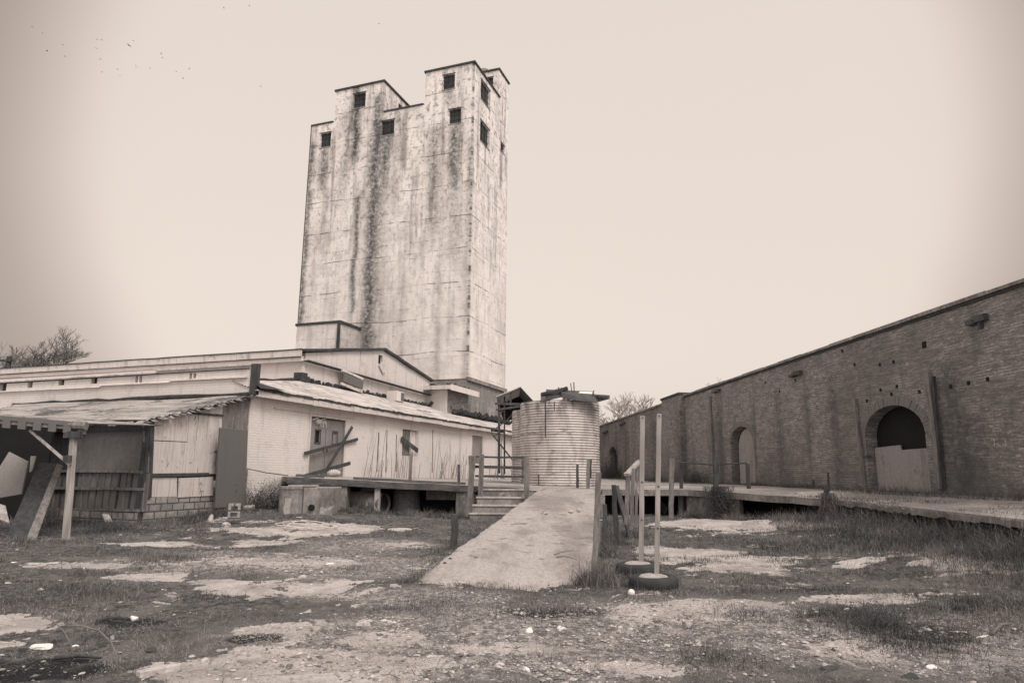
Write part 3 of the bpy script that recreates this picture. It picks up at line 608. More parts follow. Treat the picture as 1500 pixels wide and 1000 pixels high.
# things on the roof
ac = LT(580, 577, 3.3)
t_ = thing('air_conditioner', 'pale box air conditioner standing on the white wing roof', 'air conditioner', at(ML, ac[0], 3.3, 5.3))
m_ = lb(); x, z = ac[0], 5.32; m_.panel(rect(x-.35, x+.42, z, z+.55), 3.0, 3.7); m_.build('casing', 'white_board', t_, bevel=.02)
m_ = lb(); m_.box(x+.04, 2.985, z+.05, x+.38, 2.999, z+.5)
m_.build('grille', 'panel_dark', t_)
hp = LT(514, 563, 3.7)
t_ = thing('tilted_vent_hood', 'tilted dark louvred hood leaning on the roof below the gable', 'vent', at(ML, hp[0], 3.6, 5.5))
m_ = lb(); m_.bar((hp[0]-.9, 3.55, 6.06), (hp[0]+.75, 3.5, 5.86), .1, .42, seg=1); m_.build('louvre', 'panel_dark', t_)
m_ = lb(); m_.bar((hp[0]-.95, 3.62, 6.42), (hp[0]+.8, 3.56, 6.2), .12, .12); m_.bar((hp[0]-.95, 3.62, 5.75), (hp[0]+.8, 3.56, 5.52), .12, .12); m_.build('hood_frame', 'fascia', t_)
m_ = lb(); m_.box(14.5, 1.5, 4.78, 16.2, 2.2, 4.86); tag(m_.build('roof_patch', 'litter'), 'pale flat sheet lying on the white wing roof', 'sheet')

# ================================================================== SHED (left)
sh = thing('lean_to_shed', 'patched shed with sheet roof, plywood side and block base at left', 'shed', at(ML, -3.8, 0, 0))
Z6 = lambda x, y, t=0: LT(200+x/4.545, 560+y/4.545, t)
def pxpanel(pts, t, th=.03): return MB(ML).panel([(p[0], p[2]) for p in pts], t-th, t)
lb().box(-3.78, .02, .9, 0, .12, 2.9).build('side_wall', 'ply', sh) if False else None
pxpanel([Z6(60,268), Z6(780,75), Z6(735,600), Z6(60,770)], .1, .06).build('backing_boards', 'wood', sh)
def tb6(n, pts, t, mat, th=.03): return pxpanel([Z6(*p) for p in pts], t, th).build(n, mat, sh)
tb6('plywood_panel', [(108,242),(345,190),(330,393),(103,383)], .0, 'ply')
tb6('plywood_panel', [(103,389),(332,398),(318,602),(92,605)], -.002, 'ply')
tb6('plywood_panel', [(347,205),(572,150),(565,215),(560,610),(320,602),(334,400)], .004, 'ply')
tb6('rough_board', [(575,150),(772,92),(738,600),(520,600)], .03, 'wood')
tb6('plywood_panel', [(85,632),(265,632),(262,758),(83,762)], -.004, 'ply')
tb6('plywood_panel', [(272,636),(500,626),(500,752),(267,765)], -.03, 'ply')
tb6('batten', [(350,196),(568,214),(568,226),(350,210)], -.035, 'wood_dark', .04)
tb6('batten', [(88,606),(470,600),(470,620),(88,628)], -.035, 'wood_dark', .05)
tb6('corner_board', [(78,250),(106,245),(84,765),(52,768)], -.04, 'wood_dark', .05)
c0 = Z6(70, 765); c1 = Z6(590, 765)
lb().box(c0[0]-.1, -.03, -.1, c1[0], .25, c0[2]).build('block_base', 'blocks', sh)
for pts in (((500,765),(600,765),(600,905),(500,910)),): tb6('block_pier', pts, -.05, 'blocks', .2)
m_ = lb(); m_.box(-1.1+.9, -.12, .25, .05, .02, 1.55); m_.build('block_pier', 'blocks', sh)
# front (dark) wall faces camera: plane s = -3.8
FS = -3.78
def f_(px, py): q = LS(px, py, FS); return (q[1], q[2])
def fpanel(n, pts, mat, y0=-.03, y1=0.): m_ = MB(MS); m_.panel([f_(*p) for p in pts], FS+y0, FS+y1); return m_.build(n, mat, sh)
m_ = MB(MS); m_.box(0.03, FS+.02, .6, 11, FS+.1, 2.75); m_.build('front_backing', 'wood_dark', sh)
fpanel('stained_sheet', [(113,628),(221,622),(218,692),(108,690)], 'tarp')
m_ = MB(MS); a = f_(60, 691); b = f_(214, 750)
m_.box(b[0], FS-.02, b[1]+.02, a[0], FS, a[1]); m_.build('ribbed_sheet', 'tarp', sh)
x = b[0]+.12
while x < a[0]:
    m_ = MB(MS); m_.bar((x, FS-.035, b[1]+.03), (x+random.uniform(-.05, .05), FS-.035, a[1]-.01), .05, .03, up=(0, 1, 0), seg=3, jit=.004); m_.build('rib', random.choice(('wood', 'wood', 'wood_dark')), sh); x += .25+random.uniform(-.04, .05)
for y_, n_ in ((691, 'batten'), (716, 'batten'), (747, 'batten')):
    p = f_(214, y_); q = f_(62, y_-2); m_ = MB(MS); m_.bar((p[0], FS-.07, p[1]), (q[0], FS-.07, q[1]), .06, .07, seg=6, jit=.008); m_.build(n_, 'wood', sh)
MB(MS).box(-.0, FS-.12, -.1, 10, FS+.1, f_(150,749)[1]).build('front_blocks', 'blocks', sh)
m_ = MB(MS); m_.box(-.06, FS-.1, .0, .12, FS-.01, 2.72); m_.build('corner_post', 'wood_dark', sh)
m_ = MB(MS); p = f_(222, 620); m_.box(0, FS-.15, p[1]-.2, 11, FS-.05, p[1]-.02); m_.build('eave_beam', 'wood_dark', sh)
MB(MS).box(9.9, FS-.1, 0, 10.0, 0, 2.8).build('end_wall', 'dark', sh)
# corrugated roof: ridges run along t
def shed_roof(u, v):
    s_ = -4.15+u*4.15; t_ = -.22+v*11+(.05*sin(u*37)+.04*sin(u*91) if v < .001 else 0)
    z = 2.83+u*1.12+.028*sin(s_*2*pi/.19)+.06*(float(vnoise(s_*.8, t_*.5, 3, 6))-.5)*2*(1 if v > 0 else 1.2)-.012*t_*(1-u)
    return L(s_, t_, z)
m_ = MB(); m_.grid(shed_roof, 176, 60, .012); m_.build('roof', 'roof_shed', sh, smooth=True)
m_ = MB()
for i in range(22):
    u = i/22; p = Vector(shed_roof(u+.02, 0)); q = Vector(shed_roof(u+.052, 0))
    m_.bar(p+et*.1+Vector((0,0,-.01)), p-et*(.05+random.uniform(0,.1))+Vector((0, 0, -.05-random.uniform(0, .06))), .16, .015, seg=1)
m_.build('roof_sheet_edge', 'roof_shed', sh)
m_ = MB()
for i in range(26):
    t_ = -.1+i*.42; p = L(-4.15, t_, 2.80-.012*t_); m_.bar(p, p-es*(.1+random.uniform(0, .12))+Vector((0, 0, -.05-random.uniform(0, .07))), .26, .015)
m_.build('roof_sheet_edge', 'roof_shed', sh)
m_ = lb(); m_.bar((-.12, -.15, 3.98), (-.12, 11, 3.9), .2, .1, seg=20, jit=.03); m_.build('roof_flashing', 'tar', sh)
# grey door leaning on the shed
q = [LT(x, y, -.3) for x, y in ((318,626),(359,630),(355,740),(311,744))]
m_ = lb(); m_.panel([(p[0], p[2]) for p in q], -.42, -.36); o = m_.build('loose_door', 'panel_dark', bevel=.008)
tag(o, 'tall plain grey door panel leaning against the shed side', 'door panel')
# planks nailed across the double door
def plank(a, b, t, w, mat, label, th=.04):
    p = LT(*a, t); q = LT(*b, t); m_ = lb(); m_.bar(p, q, th, w, up=(0, 0, 1), seg=3, jit=.004); return tag(m_.build('plank', mat, bevel=.004), label, 'plank')
plank((446,664),(524,643), -.1, .12, 'wood_dark', 'dark plank nailed level across the grey double door')
plank((516,625),(478,688), -.16, .13, 'wood_dark', 'steep dark plank crossing the grey double door')
plank((436,700),(513,678), -.5, .14, 'wood_dark', 'dark board propped from dock to foot of double door')
plank((588,642),(612,660), -.07, .22, 'wood_dark', 'dark board nailed aslant over the small window')
plank((470,694),(497,683), -.3, .09, 'wood', 'short grey board lying behind the ribbed jug')
# ribbed pale jug on the dock
p = LT(489, 694, -.9); t0_ = L(p[0], p[1], 0)
m_ = MB(); cx = Vector((t0_.x, t0_.y, 1.31+.14)); prof = []
pts = []; rs = []
for i in range(41):
    k = i/40; pts.append(cx+Vector((-.24+.48*k, 0, 0))); e = sin(pi*min(max(k, .02), .98))**.4; rs.append(.13*e*(1+.12*sin(k*2*pi*7)))
m_.tube(pts, rs, 18); tag(m_.build('ribbed_jug', 'stone', smooth=True), 'pale ribbed container lying on the dock before the double door', 'container')

# ================================================================== AWNING at far left
zA = 2.5
A1 = AZ(124, 626, zA); A0 = AZ(-60, 611, zA+.0)
pb = onG(97, 790)
aw = thing('awning', 'sagging scalloped metal awning on a pale post at left edge', 'awning', Vector((pb.x, pb.y, pb.z)))
pt = AY(108, 640, pb.y+.0)
m_ = MB(); m_.bar(pb-Vector((0, 0, .2)), pt, .12, .1, seg=4, jit=.004); post = m_.build('post', 'wood_pale', aw, bevel=.006)
E0 = AY(-40, 607, pb.y-.6); E1 = AY(127, 621, pb.y)
dirE = (E1-E0); back = Vector((-.1, 3.4, .18))
def awn(u, v):
    p = E0.lerp(E1, u)+back*v; p.z += .02*sin(u*dirE.length*2*pi/.42)+.02; return p
m_ = MB(); m_.grid(awn, 60, 10, .015); m_.build('roof_sheet', 'roof_shed', aw, smooth=True)
m_ = MB()
n = 15
for i in range(n):
    a = E0.lerp(E1, i/n); b = E0.lerp(E1, (i+1)/n); dz_ = -.22 if i % 2 == 0 else -.06; m_.add([a+Vector((0,-.02,.03)), b+Vector((0,-.02,.03)), b+Vector((0,-.02,dz_)), a+Vector((0,-.02,dz_)), a+Vector((0,.01,.03)), b+Vector((0,.01,.03)), b+Vector((0,.01,dz_)), a+Vector((0,.01,dz_))], [(0,1,2,3),(7,6,5,4),(0,4,5,1),(3,2,6,7),(1,5,6,2),(0,3,7,4)])
m_.build('scalloped_edge', 'panel_dark', aw)
m_ = MB(); m_.bar(E0+Vector((0, .05, -.06)), E1+Vector((0, .05, -.06)), .06, .16); m_.tube([E1+Vector((-.5, -.04, -.02)), E1+Vector((.02, -.04, -.04))], .09, 8); m_.build('beam', 'wood', aw)
m_ = MB(); m_.box(pt.x-.16, pt.y-.12, pt.z-.02, pt.x+.2, pt.y+.12, pt.z+.12); m_.build('post_cap', 'wood_dark', aw)
m_ = MB(); m_.bar(AY(44, 630, pb.y-.15), AY(103, 681, pb.y-.1), .05, .05); m_.build('brace', 'wood_pale', aw)
q = AY(101, 673, pb.y-.12); m_ = MB(); m_.box(q.x-.1, q.y-.06, q.z-.05, q.x+.06, q.y+.0, q.z+.09); m_.build('bracket', 'wood_dark', aw)
# dark sheets added to make the shade under the awning; side one unseen
m_ = MB(); m_.box(-17.5, 14.6, 0, -17.4, 19.5, 2.8); m_.build('unseen_shade_sheet', 'dark', aw)
m_ = MB(); m_.box(-17.4, 18.9, 0, -12.6, 19.0, 2.9); m_.build('shade_sheet', 'dark', aw)
# big leaning boards
def board(pts, Y0, Y1, th, mat, label, name='leaning_board'):
    """pts: px polygon bottom first two at depth Y0, last two at Y1"""
    P_ = [AY(pts[0][0], pts[0][1], Y0), AY(pts[1][0], pts[1][1], Y0), AY(pts[2][0], pts[2][1], Y1), AY(pts[3][0], pts[3][1], Y1)]
    nrm = (P_[1]-P_[0]).cross(P_[3]-P_[0]).normalized()*th; m_ = MB(); m_.add(P_+[p+nrm for p in P_], [(0,1,2,3),(7,6,5,4),(0,4,5,1),(1,5,6,2),(2,6,7,3),(3,7,4,0)])
    return tag(m_.build(name, mat, bevel=.006), label, 'board')
board([(5,800),(42,806),(90,682),(58,680)], 14.9, 16.8, .07, 'wood_dark', 'wide dark sheet of boards leaning under the awning')
board([(37,795),(50,800),(92,684),(84,680)], 14.6, 16.5, .05, 'wood', 'narrow weathered plank leaning just behind the awning post')
board([(-30,735),(33,724),(43,676),(15,662)], 16.6, 16.9, .05, 'door', 'large grey panel with cut corner standing under the awning')
board([(44,692),(48,690),(54,668),(46,668)], 16.5, 16.6, .03, 'wood_pale', 'small pale offcut board upright behind the leaning sheets')
board([(0,762),(14,768),(8,742),(-6,738)], 14.8, 15.1, .04, 'wood_pale', 'crumpled pale scrap sheet at the left edge under the awning')
m_ = MB(); p = onG(168, 768); m_.add([AY(149,752,p.y), AY(189,755,p.y+.1), AY(156,769,p.y-.1), AY(156,764,p.y+.3)], [(0,1,2),(0,3,1),(1,3,2),(0,2,3)]); tag(m_.build('scrap_sheet', 'litter'), 'pale triangular scrap lying before the shed blocks', 'scrap')

# ================================================================== CISTERN, BLOCK, PIPES
cy = 20.3
def cistern():
    t_ = thing('concrete_cistern', 'squat stained concrete tank with round lid before the dock end', 'tank', AY(430, 760, cy))
    c = AY(422, 758, cy); r = 21*cy/1000; zt = AY(422, 716, cy).z; m_ = MB()
    pts = [Vector((c.x, c.y+r, -.1+i*(zt+.1)/8)) for i in range(9)]; m_.tube(pts, [r*(1+random.uniform(-.02, .02)) for _ in pts], 24); m_.build('drum', 'concrete', t_, smooth=False)
    m_ = MB(); m_.tube([(c.x, c.y+r, zt), (c.x, c.y+r, zt+.07)], r*1.06, 24); m_.build('rim', 'concrete', t_)
    m_ = MB(); m_.box(c.x-.1, c.y+.1, zt+.07, c.x+.7, c.y+.5, zt+.12); m_.build('lid_slab', 'slab', t_)
    m_ = MB(); a = AY(440, 757, cy); b = AY(485, 757, cy); zt2 = AY(460, 713, cy+.1).z; m_.box(a.x, cy+.1, -.1, b.x, cy+1.1, zt2); m_.build('box_wall', 'concrete', t_, bevel=.03)
    m_ = MB(); p = AY(421, 740, cy-.01); m_.grid(lambda u, v: Vector((p.x-.09+u*.18+.02*sin(v*9), cy-.012+.0*u, .12+v*.62)), 3, 8, 0); m_.build('whitewash_patch', 'slab', t_)
    m_ = MB(); p = AY(456, 743, cy+.05); m_.tube([p+Vector((0, .04, 0)), p+Vector((0, -.03, 0))], .09, 10); m_.build('outlet_hole', 'dark', t_)
cistern()
p = onG(342, 759)
cb = MB(); z0 = p.z; fr = Matrix.Translation(p) @ Matrix.Rotation(radians(20), 4, 'Z')
cb.fr = fr; cb.panel(rect(-.15, .15, -.03, .38), 0, .2, [rect(-.085, .085, .04, .15), rect(-.085, .085, .205, .32)])
tag(cb.build('cinder_block', 'blocks', M4=fr), 'hollow grey cinder block standing on end by the leaning door', 'block')
for a, b, lb_ in (((351,747),(373,745), 'short white pipe lying next to the cinder block'), ((377,745),(399,741), 'white pipe running into the concrete tank')):
    A_ = onG(*a); B_ = onG(*b); B_.y = A_.y+.1; A_.z += .14; B_.z = A_.z+.03; B_ = AY(b[0], b[1]-3, A_.y+.1); A_ = AY(a[0], a[1]-3, A_.y)
    m_ = MB(); m_.tube([A_, A_.lerp(B_, .5), B_], .07, 12); m_.tube([A_-Vector((.0,0,0)), A_+(B_-A_)*.12], .085, 12); tag(m_.build('pipe', 'pipe', smooth=False), lb_, 'pipe')
# rail/rope
m_ = MB(); a = LT(362, 686, -.05); b = LT(422, 696, -1.9); m_.fr = ML; m_.tube([a, ((a[0]+b[0])/2, (a[1]+b[1])/2, (a[2]+b[2])/2-.03), b], .014, 5); tag(m_.build('slack_cable', 'metal_dark'), 'thin slack cable strung from the wing corner to the dock end', 'cable')

# ================================================================== LEFT DOCK
A_ = Vector((-6.9, 21.5, 1.335)); B_ = Vector((.94, 23.0, 1.0)); C_ = Vector((3.05, 23.4, 1.0))
dk = thing('loading_dock', 'concrete loading dock on piers with open dark bays', 'dock', Vector((-3, 22.4, .2)))
w0 = L(1.9, -.02, 1.34); w1 = L(14, -.02, 1.2); w2 = L(30, -.02, 1.05)
m_ = MB(); m_.slab([A_, B_, C_, Vector((4.3, 32, 1.0)), Vector((5.5, 50, 1.02)), w2, w1, w0], .16); m_.build('deck_slab', 'slab', dk)
m_ = MB(); m_.bar(A_+Vector((0, -.03, -.10)), B_+Vector((0, -.03, -.10)), .08, .2, seg=14, jit=.01); m_.build('edge_beam', 'wood_beam', dk)
def along(px, yo=0):                  # point on the dock edge at an image column
    d = ray(px, 700); k = 0
    ab = B_-A_; s_ = (A_.x*d.y-A_.y*d.x)/(d.x*ab.y-d.y*ab.x) if abs(d.x*ab.y-d.y*ab.x) > 1e-9 else 0
    return A_+ab*s_
for px, w_, mt, dep in ((497, .5, 'concrete', .5), (553.5, .17, 'wood_pale', .14), (592, 1.3, 'concrete', .6), (684, .5, 'concrete', .5), (673, .2, 'wood', .2)):
    p = along(px); y0 = p.y+.03+(.4 if px == 592 else 0); yw = .75 if px == 592 else 0
    if px == 592:
        p = along(580); m_ = MB(); mt = 'wood_beam'; m_.tube([Vector((p.x+.2, p.y+1.0, 0)), Vector((p.x+.2, p.y+1.0, p.z-.17))], [.5, .42], 16)
    else: m_ = MB(); m_.box(p.x-w_/2, y0, -.1, p.x+w_/2, y0+dep, p.z-.17)
    m_.build('pier', mt, dk)
m_ = MB(); bw_ = 1.9
for px0, px1, z0, z1 in ((520, 548, .7, 1.13), (620, 665, .62, 1.02)):
    m_ = MB(); a = along(px0); b = along(px1); m_.box(a.x, a.y+.9, z0, b.x, a.y+1.2, z1); m_.build('hanging_wall', 'concrete', dk)
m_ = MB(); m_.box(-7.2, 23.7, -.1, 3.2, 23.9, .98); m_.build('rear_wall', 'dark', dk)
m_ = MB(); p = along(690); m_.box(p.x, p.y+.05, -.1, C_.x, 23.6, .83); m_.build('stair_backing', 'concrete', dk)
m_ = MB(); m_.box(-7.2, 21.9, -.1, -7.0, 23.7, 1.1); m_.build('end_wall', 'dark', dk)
# loose timber along the deck + culvert pipe underneath
for px0, px1, y_, w_, lb_ in ((512, 680, 695, .12, 'long dark timber lying along the dock top below the small window'), (425, 468, 697, .1, 'short dark timber at the left end of the dock')):
    a = along(px0); b = along(px1); n_ = Vector((.0, .55, 0)); m_ = MB(); m_.bar(a+n_+Vector((0, 0, .05)), b+n_+Vector((0, 0, .05)), w_, .08, seg=6, jit=.012); tag(m_.build('timber', 'wood_beam'), lb_, 'timber')
a = AY(512, 736, 22.6); b = AY(548, 734, 22.2)
t_ = thing('culvert_pipe', 'wide concrete culvert pipe lying under the dock', 'pipe', Vector((a.x, a.y, .3)))
m_ = MB(); r_ = .34
pts = [Vector((a.x, a.y+.3, .55)), Vector((b.x+.3, b.y+.1, .52))]; m_.tube(pts, r_, 24, cap=False); m_.tube(pts, r_-.04, 24, cap=False); m_.build('shell', 'concrete', t_, smooth=True)
m_ = MB(); m_.tube([pts[0].lerp(pts[1], .9), pts[0].lerp(pts[1], .95)], r_-.045, 24); m_.build('dark_bore', 'dark', t_)
m_ = MB(); m_.tube([AY(560,735,22.3), AY(600,728,22.8)], .45, 14) if False else None
# wire tangle and hoses
def loopwire(px, py, rx, ry, n, mat, label, name='wire_coil', r=.012, turns=3.2):
    c = onG(px, py); m_ = MB(); pts = []
    for i in range(n):
        a = i/n*turns*2*pi; k = 1+.25*sin(a*1.7+px); X = c.x+cos(a)*rx*k; Y = c.y+sin(a)*ry*k; pts.append(Vector((X, Y, G(X, Y)+.04+.1*abs(sin(a*.9+px)))))
    m_.tube(pts, r, 5); return tag(m_.build(name, mat, smooth=True), label, 'wire')
loopwire(452, 760, .65, .55, 90, 'pipe', 'tangle of pale wire on the grass before the concrete tank')
loopwire(585, 777, .45, .4, 46, 'twig', 'thin loops of dark wire on rubble left of the short stub post', turns=2)

# ================================================================== STAIRS, RAMP
stx0 = AY(688, 757, 21.6).x
st = thing('concrete_stairs', 'four worn concrete steps up to the dock beside the ramp', 'stairs', Vector((stx0+.6, 21.9, .1)))
for i in range(4):
    z1 = .3+i*.235; x0 = stx0+.05*i+(.0 if i < 2 else .08); m_ = MB(); m_.box(x0, 21.55+.29*i, -.1, x0+2.05, 22.75-.002*i, z1-.06); o = m_.build('step', 'concrete', st, bevel=.02)
    MB().box(x0-.03, 21.52+.29*i, z1-.06, x0+2.05, 21.9+.29*i, z1).build('tread', 'slab', o, bevel=.015)
R1 = (Vector((-1.40, 9.75, .0)), Vector((1.15, 9.6, .0))); R2 = (B_+Vector((.0, -.02, .004)), C_+Vector((-.1, .0, .004)))
def rampf(u, v):
    a = R1[0].lerp(R1[1], u); b = R2[0].lerp(R2[1], u); p = a.lerp(b, v); p.z = G(p.x, p.y)*(1-v)*.6 + .03*(1-v) - .05*max(0, 1-v*25) + (1.0+.004)*v**1.08 + .012*(float(vnoise(p.x*2.2, p.y*2.2, 3, 9))-.5)*(1-v**8)
    if v < .03: p.y += .5*(float(vnoise(u*7, 3, 4, 2))-.5)*(1-v/.03)
    if u < .001 or u > .999: p.x += .10*(float(vnoise(v*40, 5+u*9, 4, 3))-.5); p.z -= .012
    return p
m_ = MB(); m_.grid(rampf, 40, 240, 0)
n_ = len(m_.v)
for side in (0, 1):
    vs = []; fs = []
    for j in range(241):
        p = rampf(side, j/240); vs += [p, Vector((p.x, p.y, -.15))]
    fs = [(2*j, 2*j+1, 2*j+3, 2*j+2) for j in range(240)]; m_.add(vs, fs)
tag(m_.build('concrete_ramp', 'ramp', smooth=False), 'broad pale concrete ramp rising from the yard to the dock', 'ramp')

# ================================================================== RIGHT DOCK
D_ = Vector((6.0, 23.6, 1.0)); E_ = Vector((9.05, 19.6, .87)); F_ = Vector((8.25, 11.2, .87)); H_ = Vector((7.6, 3.5, .87))
rd = thing('wall_side_dock', 'long concrete dock running along the brick warehouse wall', 'dock', Vector((8, 20, .2)))
def wp(u, z, off=.0): return MW @ Vector((u, off, z))
m_ = MB(); m_.slab([C_+Vector((.01, 0, 0)), D_, E_, F_, H_, wp(3.5, 1.07), wp(18, 1.08), wp(35, 1.08), wp(62, 1.15), Vector((5.51, 50, 1.02)), Vector((4.31, 32, 1.0))], .12); m_.build('deck_slab', 'slab', rd)
m_ = MB(); m_.bar(C_+Vector((0, -.05, -.09)), D_+Vector((0, -.05, -.09)), .08, .2, seg=8, jit=.01); m_.bar(D_+Vector((0, -.05, -.09)), E_+Vector((-.03, -.05, -.1)), .08, .2, seg=8, jit=.012); m_.build('edge_beam', 'concrete', rd)
m_ = MB(); m_.bar(E_+Vector((-.03, 0, -.08)), H_+Vector((-.03, 0, -.08)), .06, .11, seg=90, jit=.03); m_.build('edge_beam', 'concrete', rd)
def dl(px):
    d = ray(px, 720); ab = E_-D_; s_ = (D_.x*d.y-D_.y*d.x)/(d.x*ab.y-d.y*ab.x); return D_+ab*s_
for px0, px1 in ((992, 998), (1004, 1050), (1066, 1081)):
    a = dl(px0); b = dl(px1); m_ = MB(); nrm = Vector((.12, .16, 0)); m_.slab([a+nrm*.3+Vector((0,0,-.18)), b+nrm*.3+Vector((0,0,-.18)), b+nrm*2.2+Vector((0,0,-.18)), a+nrm*2.2+Vector((0,0,-.18))], 1.0); m_.build('pier', 'concrete', rd)
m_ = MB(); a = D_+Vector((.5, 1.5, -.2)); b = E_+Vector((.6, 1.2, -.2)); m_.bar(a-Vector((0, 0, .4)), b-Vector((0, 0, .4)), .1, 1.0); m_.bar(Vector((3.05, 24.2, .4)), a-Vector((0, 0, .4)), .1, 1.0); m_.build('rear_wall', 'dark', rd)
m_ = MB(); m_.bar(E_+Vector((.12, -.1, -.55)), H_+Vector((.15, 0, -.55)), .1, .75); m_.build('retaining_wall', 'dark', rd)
a = dl(970); m_ = MB(); m_.bar(AY(958, 728, a.y+.4), AY(975, 748, a.y-.3), .12, .25, seg=2); m_.build('fallen_timber', 'wood_dark', rd)

# ================================================================== BRICK WAREHOUSE WALL
bw_o = thing('brick_warehouse', 'long dark brick warehouse with arched doorways along the right', 'warehouse', MW)
def wm(): return MB(MW)
def arch(u0, u1, z0, zs, zt, n=12):
    c = (u0+u1)/2; r = (u1-u0)/2; return [(u0, z0), (u1, z0)]+[(c+r*cos(pi*i/n), zs+(zt-zs)*sin(pi*i/n)) for i in range(n+1)]
u_l = WY(1362, 700)[0]; u_r = WY(1273, 700)[0]; A1r = (u_l, u_r)      # near arch (u increases with distance)
zt1 = WY(1322, 591)[1]; zs1 = WY(1356, 632)[1]
v0 = WY(1106, 690)[0]; v1 = WY(1072, 690)[0]; zt2 = WY(1088, 624)[1]
f0 = WY(903, 660)[0]; f1 = WY(892, 660)[0]; zt3 = WY(898, 654)[1]
print('ARCH', A1r, zt1, zs1, v0, v1, zt2, f0, f1, zt3, WY(978, 600), WY(1003, 600))
up0 = WY(1003, 600)[0]; up1 = WY(976, 600)[0]
ZT = 5.72
holesW = [arch(A1r[0], A1r[1], 1.09, zs1, zt1), arch(v0, v1, 1.09, zt2-.75, zt2)]
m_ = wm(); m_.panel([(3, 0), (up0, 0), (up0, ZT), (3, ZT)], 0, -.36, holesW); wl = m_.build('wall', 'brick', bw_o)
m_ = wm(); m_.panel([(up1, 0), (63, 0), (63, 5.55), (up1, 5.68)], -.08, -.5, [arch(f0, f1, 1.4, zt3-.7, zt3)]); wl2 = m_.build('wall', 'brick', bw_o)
m_ = wm(); m_.box(up0, -.5, 0, up1, .28, 5.82); m_.build('pilaster', 'brick', bw_o)
m_ = wm(); m_.box(up0-.06, -.4, 5.82, up1+.06, .34, 5.94); m_.build('pilaster_cap', 'tar', bw_o)
m_ = wm()
u = 3.
while u < up0:
    l_ = random.uniform(1.2, 2.2); m_.box(u, -.56, ZT, min(u+l_-.01, up0-.1), .09+random.uniform(-.015, .015), ZT+.08+random.uniform(-.015, .02)); u += l_
m_.build('coping', 'concrete', bw_o); m_ = wm()
u = up1+.1
while u < 63: m_.box(u, -.56, 5.67-(u-40)*.006, u+2.2, .02, 5.77-(u-40)*.006); u += 2.21
m_.build('coping', 'concrete', bw_o)
m_ = wm(); m_.bar((3, .02, ZT-.05), (up0, .02, ZT-.05), .05, .05, seg=50, jit=.006); m_.build('coping_ledge', 'tar', bw_o)
wm().box(3, -8, 5.2, 63, -.5, 5.3).build('roof', 'tar', bw_o)
# arch rings
def ring(u0, u1, z0, zs, zt, w=.24, out_=.03, mat='brick'):
    c = (u0+u1)/2; r = (u1-u0)/2; n = 34; m_ = wm()
    for i in range(n):
        a = pi*(i+.04)/n; b = pi*(i+.96)/n; h0 = zt-zs; P0 = [(c+(r+.003)*cos(a), zs+h0*sin(a)+.003), (c+(r+w)*cos(a), zs+(h0+w)*sin(a)), (c+(r+w)*cos(b), zs+(h0+w)*sin(b)), (c+(r+.003)*cos(b), zs+h0*sin(b)+.003)]
        m_.panel(P0, out_*.5+random.uniform(-.012, .012), .001)
    return m_.build('arch_ring', mat, bw_o)
M['ply_old'] = streaked('old_grey_plywood', .30, .13, .8, None, .4, 1.6)
M['archbrick'] = streaked('arch_voussoir_brick', .21, .10, .8, None, .6, 3.5)
ring(A1r[0], A1r[1], 1.09, zs1, zt1, .26, mat='archbrick'); ring(v0, v1, 1.09, zt2-.75, zt2, .22, mat='archbrick'); ring(f0, f1, 1.4, zt3-.7, zt3, .2, out_=-.05, mat='archbrick')
c_ = (A1r[0]+A1r[1])/2
wm().box(A1r[0]-.1, -.44, .9, A1r[1]+.1, -.37, zt1+.1).build('doorway_backing', 'dark', bw_o)
m_ = wm(); zb = WY(1330, 651)[1]; m_.panel([(A1r[0]+.02, 1.1), (A1r[1]-.04, 1.1), (A1r[1]-.03, zb-.02), (c_+.1, zb+.02), (c_+.08, zb-.12), (A1r[0]+.02, zb-.1)], -.28, -.24); m_.build('boarded_panel', 'ply_old', bw_o)
m_ = wm(); m_.box(A1r[1]-.02, -.12, 2.05, A1r[1]+.28, .02, 2.13); m_.build('iron_bracket', 'metal_dark', bw_o)
m_ = wm(); m_.box(v0-.1, -.44, .9, v1+.1, -.37, zt2+.1); m_.build('doorway_backing', 'glass_grid', bw_o)
m_ = wm(); m_.panel(arch(v0+.03, v1-.5, 1.12, zt2-.95, zt2-.1), -.22, -.17); m_.build('plank_door', 'ply_old', bw_o)
wm().box(f0-.1, -.62, 1.3, f1+.1, -.52, zt3+.1).build('doorway_backing', 'glass_grid', bw_o)
